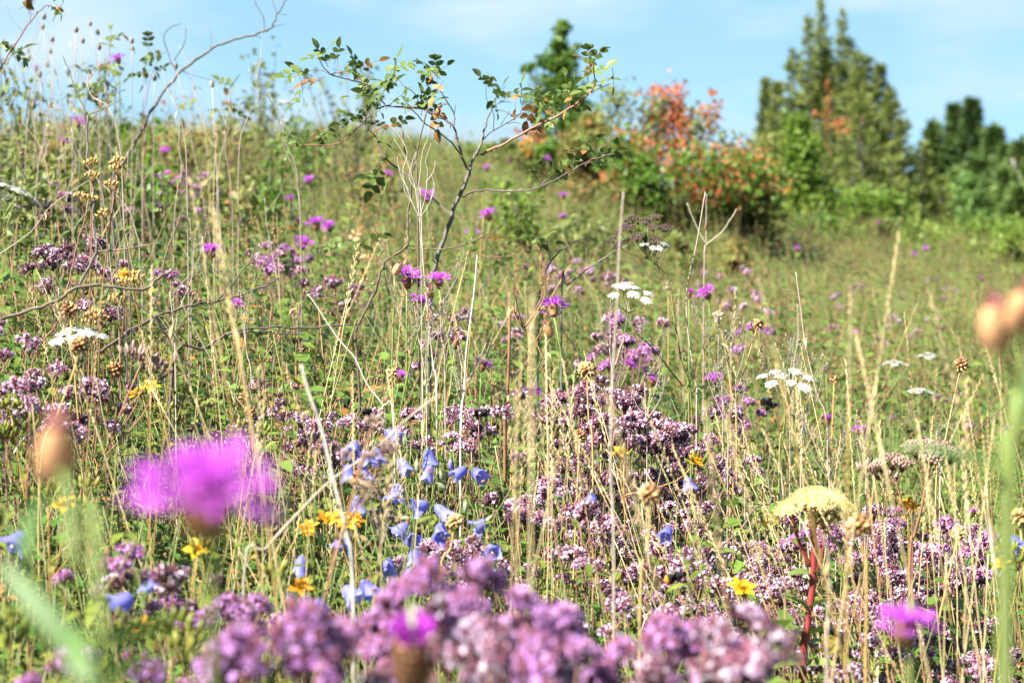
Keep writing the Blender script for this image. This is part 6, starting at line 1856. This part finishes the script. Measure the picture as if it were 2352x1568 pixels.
# white dried plant with curved bare rays
b = P(965, 505, 2.95); bs = np.array([b[0], b[1], G(b[0], b[1])])
t = thing('dried_white_plant', bs, 'white dried plant with many curved bare branches in front of the rose', 'dry stem')
S2 = lambda pts, r0, r1: shrub_stem(t, bs, L3(pts, 2.93), r0, r1, 'dead_white')
shrub_stem(t, bs, L3([(968, 640), (966, 560), (963, 500)], 2.94), .0009, .0008, 'dead_white', name='stem', ground=True)
for pts in [[(963, 500), (945, 460), (925, 400), (935, 350), (915, 310), (895, 285)], [(940, 440), (920, 400), (912, 360)], [(963, 500), (955, 440), (940, 385), (925, 350), (905, 320)], [(963, 500), (960, 440), (965, 400), (970, 350), (982, 320), (985, 290)],
            [(963, 500), (975, 460), (982, 400), (978, 370), (990, 330)], [(978, 420), (995, 395), (1000, 370)], [(990, 460), (998, 430), (990, 400)], [(963, 500), (985, 470), (993, 440), (996, 420)], [(960, 440), (940, 410), (945, 380), (955, 350)], [(950, 470), (930, 440), (928, 420)]]:
    S2(pts, .0007, .0004)
# Y shaped stalk at right
bare_stem('pale Y shaped stalk below the coral red bush', [(1623, 445, 3.9), (1622, 500, 3.9), (1622, 560, 3.9), (1617, 640, 3.9)], .0013, .0009, 'straw_grey')
t = bpy.data.objects[[o.name for o in bpy.data.objects if o.name.startswith('dry_stalk')][-1]]
for pts in [[(1621, 560), (1600, 520), (1578, 466)], [(1622, 562), (1660, 530), (1692, 480)]]:
    shrub_stem(t, np.array(t.location), L3(pts, 3.9), .0016, .0010, 'straw_grey', name='twig')
bare_stem('thin grey stalk between the white umbel and the round purple knapweed', [(1620, 440, 3.0), (1600, 560, 3.0), (1578, 660, 3.0), (1580, 760, 3.0), (1598, 880, 3.0), (1600, 960, 3.0)], .0012, .0009, 'dead_pale')
bare_stem('long thin stalk rising over the right umbel', [(1828, 625, 2.9), (1838, 700, 2.9), (1850, 790, 2.9), (1875, 900, 2.9), (1905, 1040, 2.9)], .0011, .0008, 'straw_grey')
bare_stem('white bent stalk at the right edge', [(2245, 1090, 1.8), (2270, 1180, 1.8), (2288, 1320, 1.8), (2310, 1430, 1.8)], .0013, .0010, 'dead_white')
bare_stem('blurred grey stalk in front of the stonecrop', [(1890, 1225, 1.6), (1905, 1300, 1.6), (1902, 1420, 1.6), (1898, 1568, 1.6)], .0010, .0008, 'dead_pale')
for (x, y, d, lab, nt_) in [(1010, 690, 2.85, 'grey dried herb with tiny seeds left of the white stalk', 8), (950, 690, 2.85, 'grey dried herb with tiny seeds below the knapweed cluster', 8), (965, 790, 2.8, 'grey dried herb low beside the beige stalk', 6), (1060, 830, 2.9, 'hair thin dried herb right of the beige stalk', 5),
                       (1400, 800, 2.9, 'dried herb sprig behind the tall blurred stalk', 5), (1480, 860, 2.8, 'grey dried herb beside the round tan onion head', 6), (1650, 770, 2.9, 'grey dried herb under the papery onion head', 6), (1690, 860, 2.8, 'grey dried herb left of the right umbel', 7), (1800, 830, 2.85, 'hair thin dried herb rising from the right umbel', 7), (1835, 880, 2.8, 'dried herb just right of the right umbel', 5),
                       (1660, 920, 2.7, 'dried herb over the dark marjoram at right', 6), (1900, 1010, 2.7, 'dried herb left of the dried brown yarrow', 7), (2150, 990, 2.7, 'hair thin dried herb above the dried brown yarrow', 5), (1975, 1010, 2.7, 'dried herb between the stonecrop and the dried yarrow', 6), (560, 720, 2.9, 'dried herb above the level dark branch', 4), (390, 670, 2.7, 'dried herb behind the end of the tan branch', 4), (250, 560, 2.9, 'dried herb behind the tan branch', 4), (860, 1160, 2.1, 'grey dry seed stem in the middle of the harebells', 8)]:
    bare_stem(lab, [(x, y, d), (x + rng.uniform(0, 14), y + 90, d), (x + rng.uniform(4, 26), y + 190, d)], .0010, .0007, 'straw_grey', 'dried_herb', None, nt_, 'seed_grey')

# upright pale stems on the left slope
LEFT = 'upright pale dry stems on the left slope'
for k in range(42):
    x = rng.uniform(60, 640) if k < 32 else rng.uniform(10, 200)
    d = rng.uniform(3.3, 5.2)
    g = P(x, 0, d); gy = 450 + (0.85 - G(g[0], g[1])) / d * F
    y = gy - rng.uniform(.38, .72) / d * F
    lean = rng.gauss(-.05, .3)
    bare_stem('upright pale dry stem on the left slope', [(x + rng.gauss(0, 14), y, d), (x + lean * 60 + rng.gauss(0, 9), y + 60, d), (x + lean * 120 + rng.gauss(0, 9), y + 120, d), (x + lean * 260 + rng.gauss(0, 12), y + 260, d)], .0010, .0006, rng.choice(['dead_pale', 'dead_pale', 'straw_grey', 'straw']), 'dry_stalk', LEFT, rng.choice([0, 0, 1, 2, 3]))
for k in range(44):
    x = rng.uniform(20, 1000); y = rng.uniform(430, 900); d = hit(x, y, .2)
    if d is None: continue
    a = rng.uniform(-1.2, 1.2); L = rng.uniform(60, 170)
    bare_stem('thin dark twig tangled in the grass left of the rose', [(x + L * math.sin(a), y - L * math.cos(a), d), (x + L * .5 * math.sin(a) + rng.gauss(0, 10), y - L * .5 * math.cos(a) + rng.gauss(0, 10), d), (x, y, d)], .0011, .0006, rng.choice(['bark_dark', 'bark_dark', 'bark_red', 'bark_grey']), 'dead_twig', 'dark twigs tangled in the grass', rng.choice([0, 1, 2, 2]))
MIDS = 'thin dry stems in the middle of the meadow'
for k in range(34):
    x = rng.uniform(640, 1900); d = rng.uniform(3.0, 5.2)
    g = P(x, 0, d); gy = 450 + (0.85 - G(g[0], g[1])) / d * F
    y = gy - rng.uniform(.28, .5) / d * F
    lean = rng.gauss(-.12, .45)
    bare_stem('thin dry stem in the middle of the meadow', [(x, y, d), (x + lean * 80, y + 80, d), (x + lean * 180 + rng.gauss(0, 5), y + 180, d)], .0013, .0008, rng.choice(['straw', 'straw_gold', 'straw_grey', 'bark_dark']), 'dry_stalk', MIDS, rng.choice([0, 0, 1, 2]))

# ------------------------------------------------------------------ dry grass with seed ears
def grass_drift(n, box, lab, grp, lean=(-.28, .12), h=(.36, .55), dr=None, r=.0008, ear=.85):
    for k in range(n):
        x, y = rng.uniform(box[0], box[2]), rng.uniform(box[1], box[3])
        hh = rng.uniform(*h)
        d = rng.uniform(*dr) if dr else hit(x, y, hh)
        if d is None: continue
        top = P(x, y, d)
        ln = rng.gauss(*lean)
        hz = top[2] - G(top[0], top[1])
        if hz < .1: continue
        fx = top[0] - ln * hz; fy = top[1] + rng.gauss(0, .12) * hz
        HEAD_PX[grass_stalk(top, (fx, fy, G(fx, fy)), lab, grp, rng.random() < ear, r).name] = (x, y)
grass_drift(50, (1250, 1000, 1900, 1330), 'sharp straw coloured grass stalk leaning left through the marjoram at lower right', 'leaning straw in the lower right', (-.42, .13), dr=(2.15, 2.75))
grass_drift(26, (1900, 1080, 2350, 1330), 'straw coloured grass stalk standing in the lower right corner', 'straw in the lower right corner', (-.12, .12), dr=(1.9, 2.6))
grass_drift(12, (1120, 940, 1330, 1200), 'golden straw stalk rising between the harebells and the marjoram', 'straw right of the harebells', (-.08, .14), dr=(1.7, 2.5), r=.0007)
grass_drift(5, (1150, 950, 1800, 1250), 'blurred golden near straw stalk in front of the marjoram', 'blurred near straw', (-.12, .14), dr=(1.25, 1.7), r=.0007)
grass_drift(16, (600, 1000, 1050, 1300), 'straw stalk among the harebells', 'straw among the harebells', (-.05, .2), dr=(1.9, 2.5))
grass_drift(16, (60, 780, 620, 1020), 'straw stalk behind the large near knapweed', 'straw at lower left', (-.1, .25), dr=(2.0, 2.7))
grass_drift(3, (460, 640, 560, 760), 'tall golden grass ear at mid left in front of the dark branches', 'golden ears at mid left', (-.14, .05), dr=(1.75, 1.95), r=.0012, ear=1)
grass_drift(26, (1300, 700, 2300, 950), 'dry grass stalk on the right slope', 'dry grass on the right slope', (-.1, .3), h=(.3, .45), r=.001)
grass_drift(14, (500, 560, 1300, 800), 'dry grass stalk in the grass around the rose stem', 'dry grass around the rose stem', (-.05, .3), h=(.34, .5), r=.001)
grass_drift(5, (1580, 820, 2260, 1100), 'blurred tan grass plume on the right', 'blurred tan plumes', (-.2, .1), dr=(1.5, 1.7), r=.0011, ear=1)

# ------------------------------------------------------------------ bumblebees
def bee_meshes():
    prof = [(0, .0005), (.0012, .0022), (.003, .0026), (.0042, .0022), (.0052, .0036), (.0075, .0044), (.0098, .0036), (.0106, .003), (.0125, .0046), (.0155, .005), (.0182, .0036), (.0198, .0016), (.0204, .0003)]
    n = 12; V = []; fs = []; mi = []
    for (x, r) in prof:
        for k in range(n):
            a = 2 * math.pi * k / n
            V.append((x - .010, r * math.cos(a) * rng.uniform(.94, 1.06), r * math.sin(a) * rng.uniform(.94, 1.06)))
    mb = MB()
    for i in range(len(prof) - 1):
        f = [(i * n + k, i * n + (k + 1) % n, (i + 1) * n + (k + 1) % n, (i + 1) * n + k) for k in range(n)]
        fs += f; mi += [1 if i >= 9 else 0] * n
    mb.add(V, fs); mb.m = mi
    for k in range(160):
        i = rng.randrange(len(V)); p = np.array(V[i]); o = unit((0.15, p[1], p[2]) + rvec() * .001)
        leaf(mb, p * .97, o + rvec() * .3, .0014, .0004, n=2, m=1 if p[0] > .0055 else 0)
    body = mb.mesh('body', ['bee_black', 'bee_orange'], True)
    mw = MB(); leaf(mw, (0, 0, 0), (.75, 1, .35), .012, .0045, n=5, curl=.05, shape=1.3); wing = mw.mesh('wing', 'bee_wing')
    ml = MB(); tube(ml, [(0, 0, 0), (.001, .0035, -.0015), (.002, .005, -.0055)], .0005, .0003, 4); leg = ml.mesh('leg', 'bee_black')
    return body, wing, leg
BB, BW, BL = bee_meshes()
for (x, y, d, rz, tl, lab) in [(1550, 1325, 2.2, 2.9, .4, 'bumblebee with an orange tail in front of the pale marjoram'), (842, 946, 2.75, 1.2, .1, 'bumblebee left of the harebells on a lilac flower'), (1104, 948, 2.8, 2.4, .2, 'bumblebee on the right of the maroon marjoram behind the harebells'), (1262, 962, 2.8, 3.1, .0, 'bumblebee at the left end of the dark marjoram band'), (1912, 1450, 2.15, 1.4, .5, 'bumblebee low down right of the red stem')]:
    o = tag(mk('bumblebee', BB, None, P(x, y, d)), lab, 'insect')
    o.rotation_euler = (0, tl, rz)
    o.scale = (1.15,) * 3
    for sg in (1, -1):
        w = mk('wing', BW, o, (-.003, .002 * sg, .0035)); w.scale = (1, sg, 1)
        for q in (-.004, -.002, 0):
            l = mk('leg', BL, o, (q, .002 * sg, -.002)); l.scale = (1, sg, 1)

# ------------------------------------------------------------------ tell the members of groups apart by what they stand beside and their order
ORD = ['leftmost'] + [w + ' from left' for w in 'second third fourth fifth sixth seventh eighth ninth tenth eleventh twelfth thirteenth fourteenth fifteenth sixteenth seventeenth eighteenth nineteenth twentieth twenty-first twenty-second twenty-third twenty-fourth twenty-fifth twenty-sixth twenty-seventh twenty-eighth'.split()]
MARKS = [('the yellow stonecrop head', 1870, 1145), ('the red stonecrop stem', 1855, 1400), ('the dried brown yarrow', 2135, 1058), ('the right white umbel', 1812, 878), ('the centre white umbel', 1445, 680), ('the harebell group', 950, 1130), ('the lower right knapweed', 2080, 1430),
         ('the bottom centre knapweed', 945, 1485), ('the large near knapweed', 475, 1130), ('the white yarrow', 180, 775), ('the crooked tan branch', 260, 660), ('the bleached sky branch', 400, 200), ('the rose main stem', 1040, 500), ('the round tan onion head', 1348, 850), ('the blurred near onion head', 1493, 1133),
         ('the low yellow wort star', 1710, 1350), ('the coral red bush', 1580, 330), ('the papery onion head', 1648, 730), ('the blurred right bud', 2280, 720), ('the tiered tan capsules', 240, 400), ('the level dark branch', 640, 752), ('the right edge onion head', 2342, 1187)]
SHORT = {'marjoram': 'marjoram', 'dry_grass_stalk': 'straw coloured grass stalk', 'dry_stalk': 'thin dry stem', 'dead_twig': 'thin dark twig'}
by = {}
for o in bpy.data.objects:
    if o.parent is None and o.get('group') and o.get('label'):
        by.setdefault(o['label'], []).append(o)
sub = {}
for lab, os_ in by.items():
    if 12 < len(os_):
        for o in os_:
            x, y = HEAD_PX[o.name]
            m = min(MARKS, key=lambda q: (q[1] - x) ** 2 + (q[2] - y) ** 2)
            dx, dy = x - m[1], y - m[2]
            side = ('right of ' if dx > 0 else 'left of ') if abs(dx) > abs(dy) else ('below ' if dy > 0 else 'above ')
            nm = SHORT[o.name.split('.')[0]]
            if nm == 'marjoram':
                nm = ('dark maroon ' if 'dark' in o['group'] else 'pink ') + nm
            sub.setdefault(nm + ' ' + side + m[0], []).append(o)
    else:
        sub.setdefault(lab, []).extend(os_)
for lab, os_ in sub.items():
    if 1 < len(os_) <= 28 and len(lab.split()) <= 13:
        os_.sort(key=lambda o: HEAD_PX.get(o.name, (1176 + F * o.location.x / max(.3, o.location.y), 0))[0])
        for i, o in enumerate(os_):
            o['label'] = lab + ', ' + (ORD[i] if i < len(os_) - 1 else 'rightmost')
    else:
        for o in os_:
            o['label'] = lab
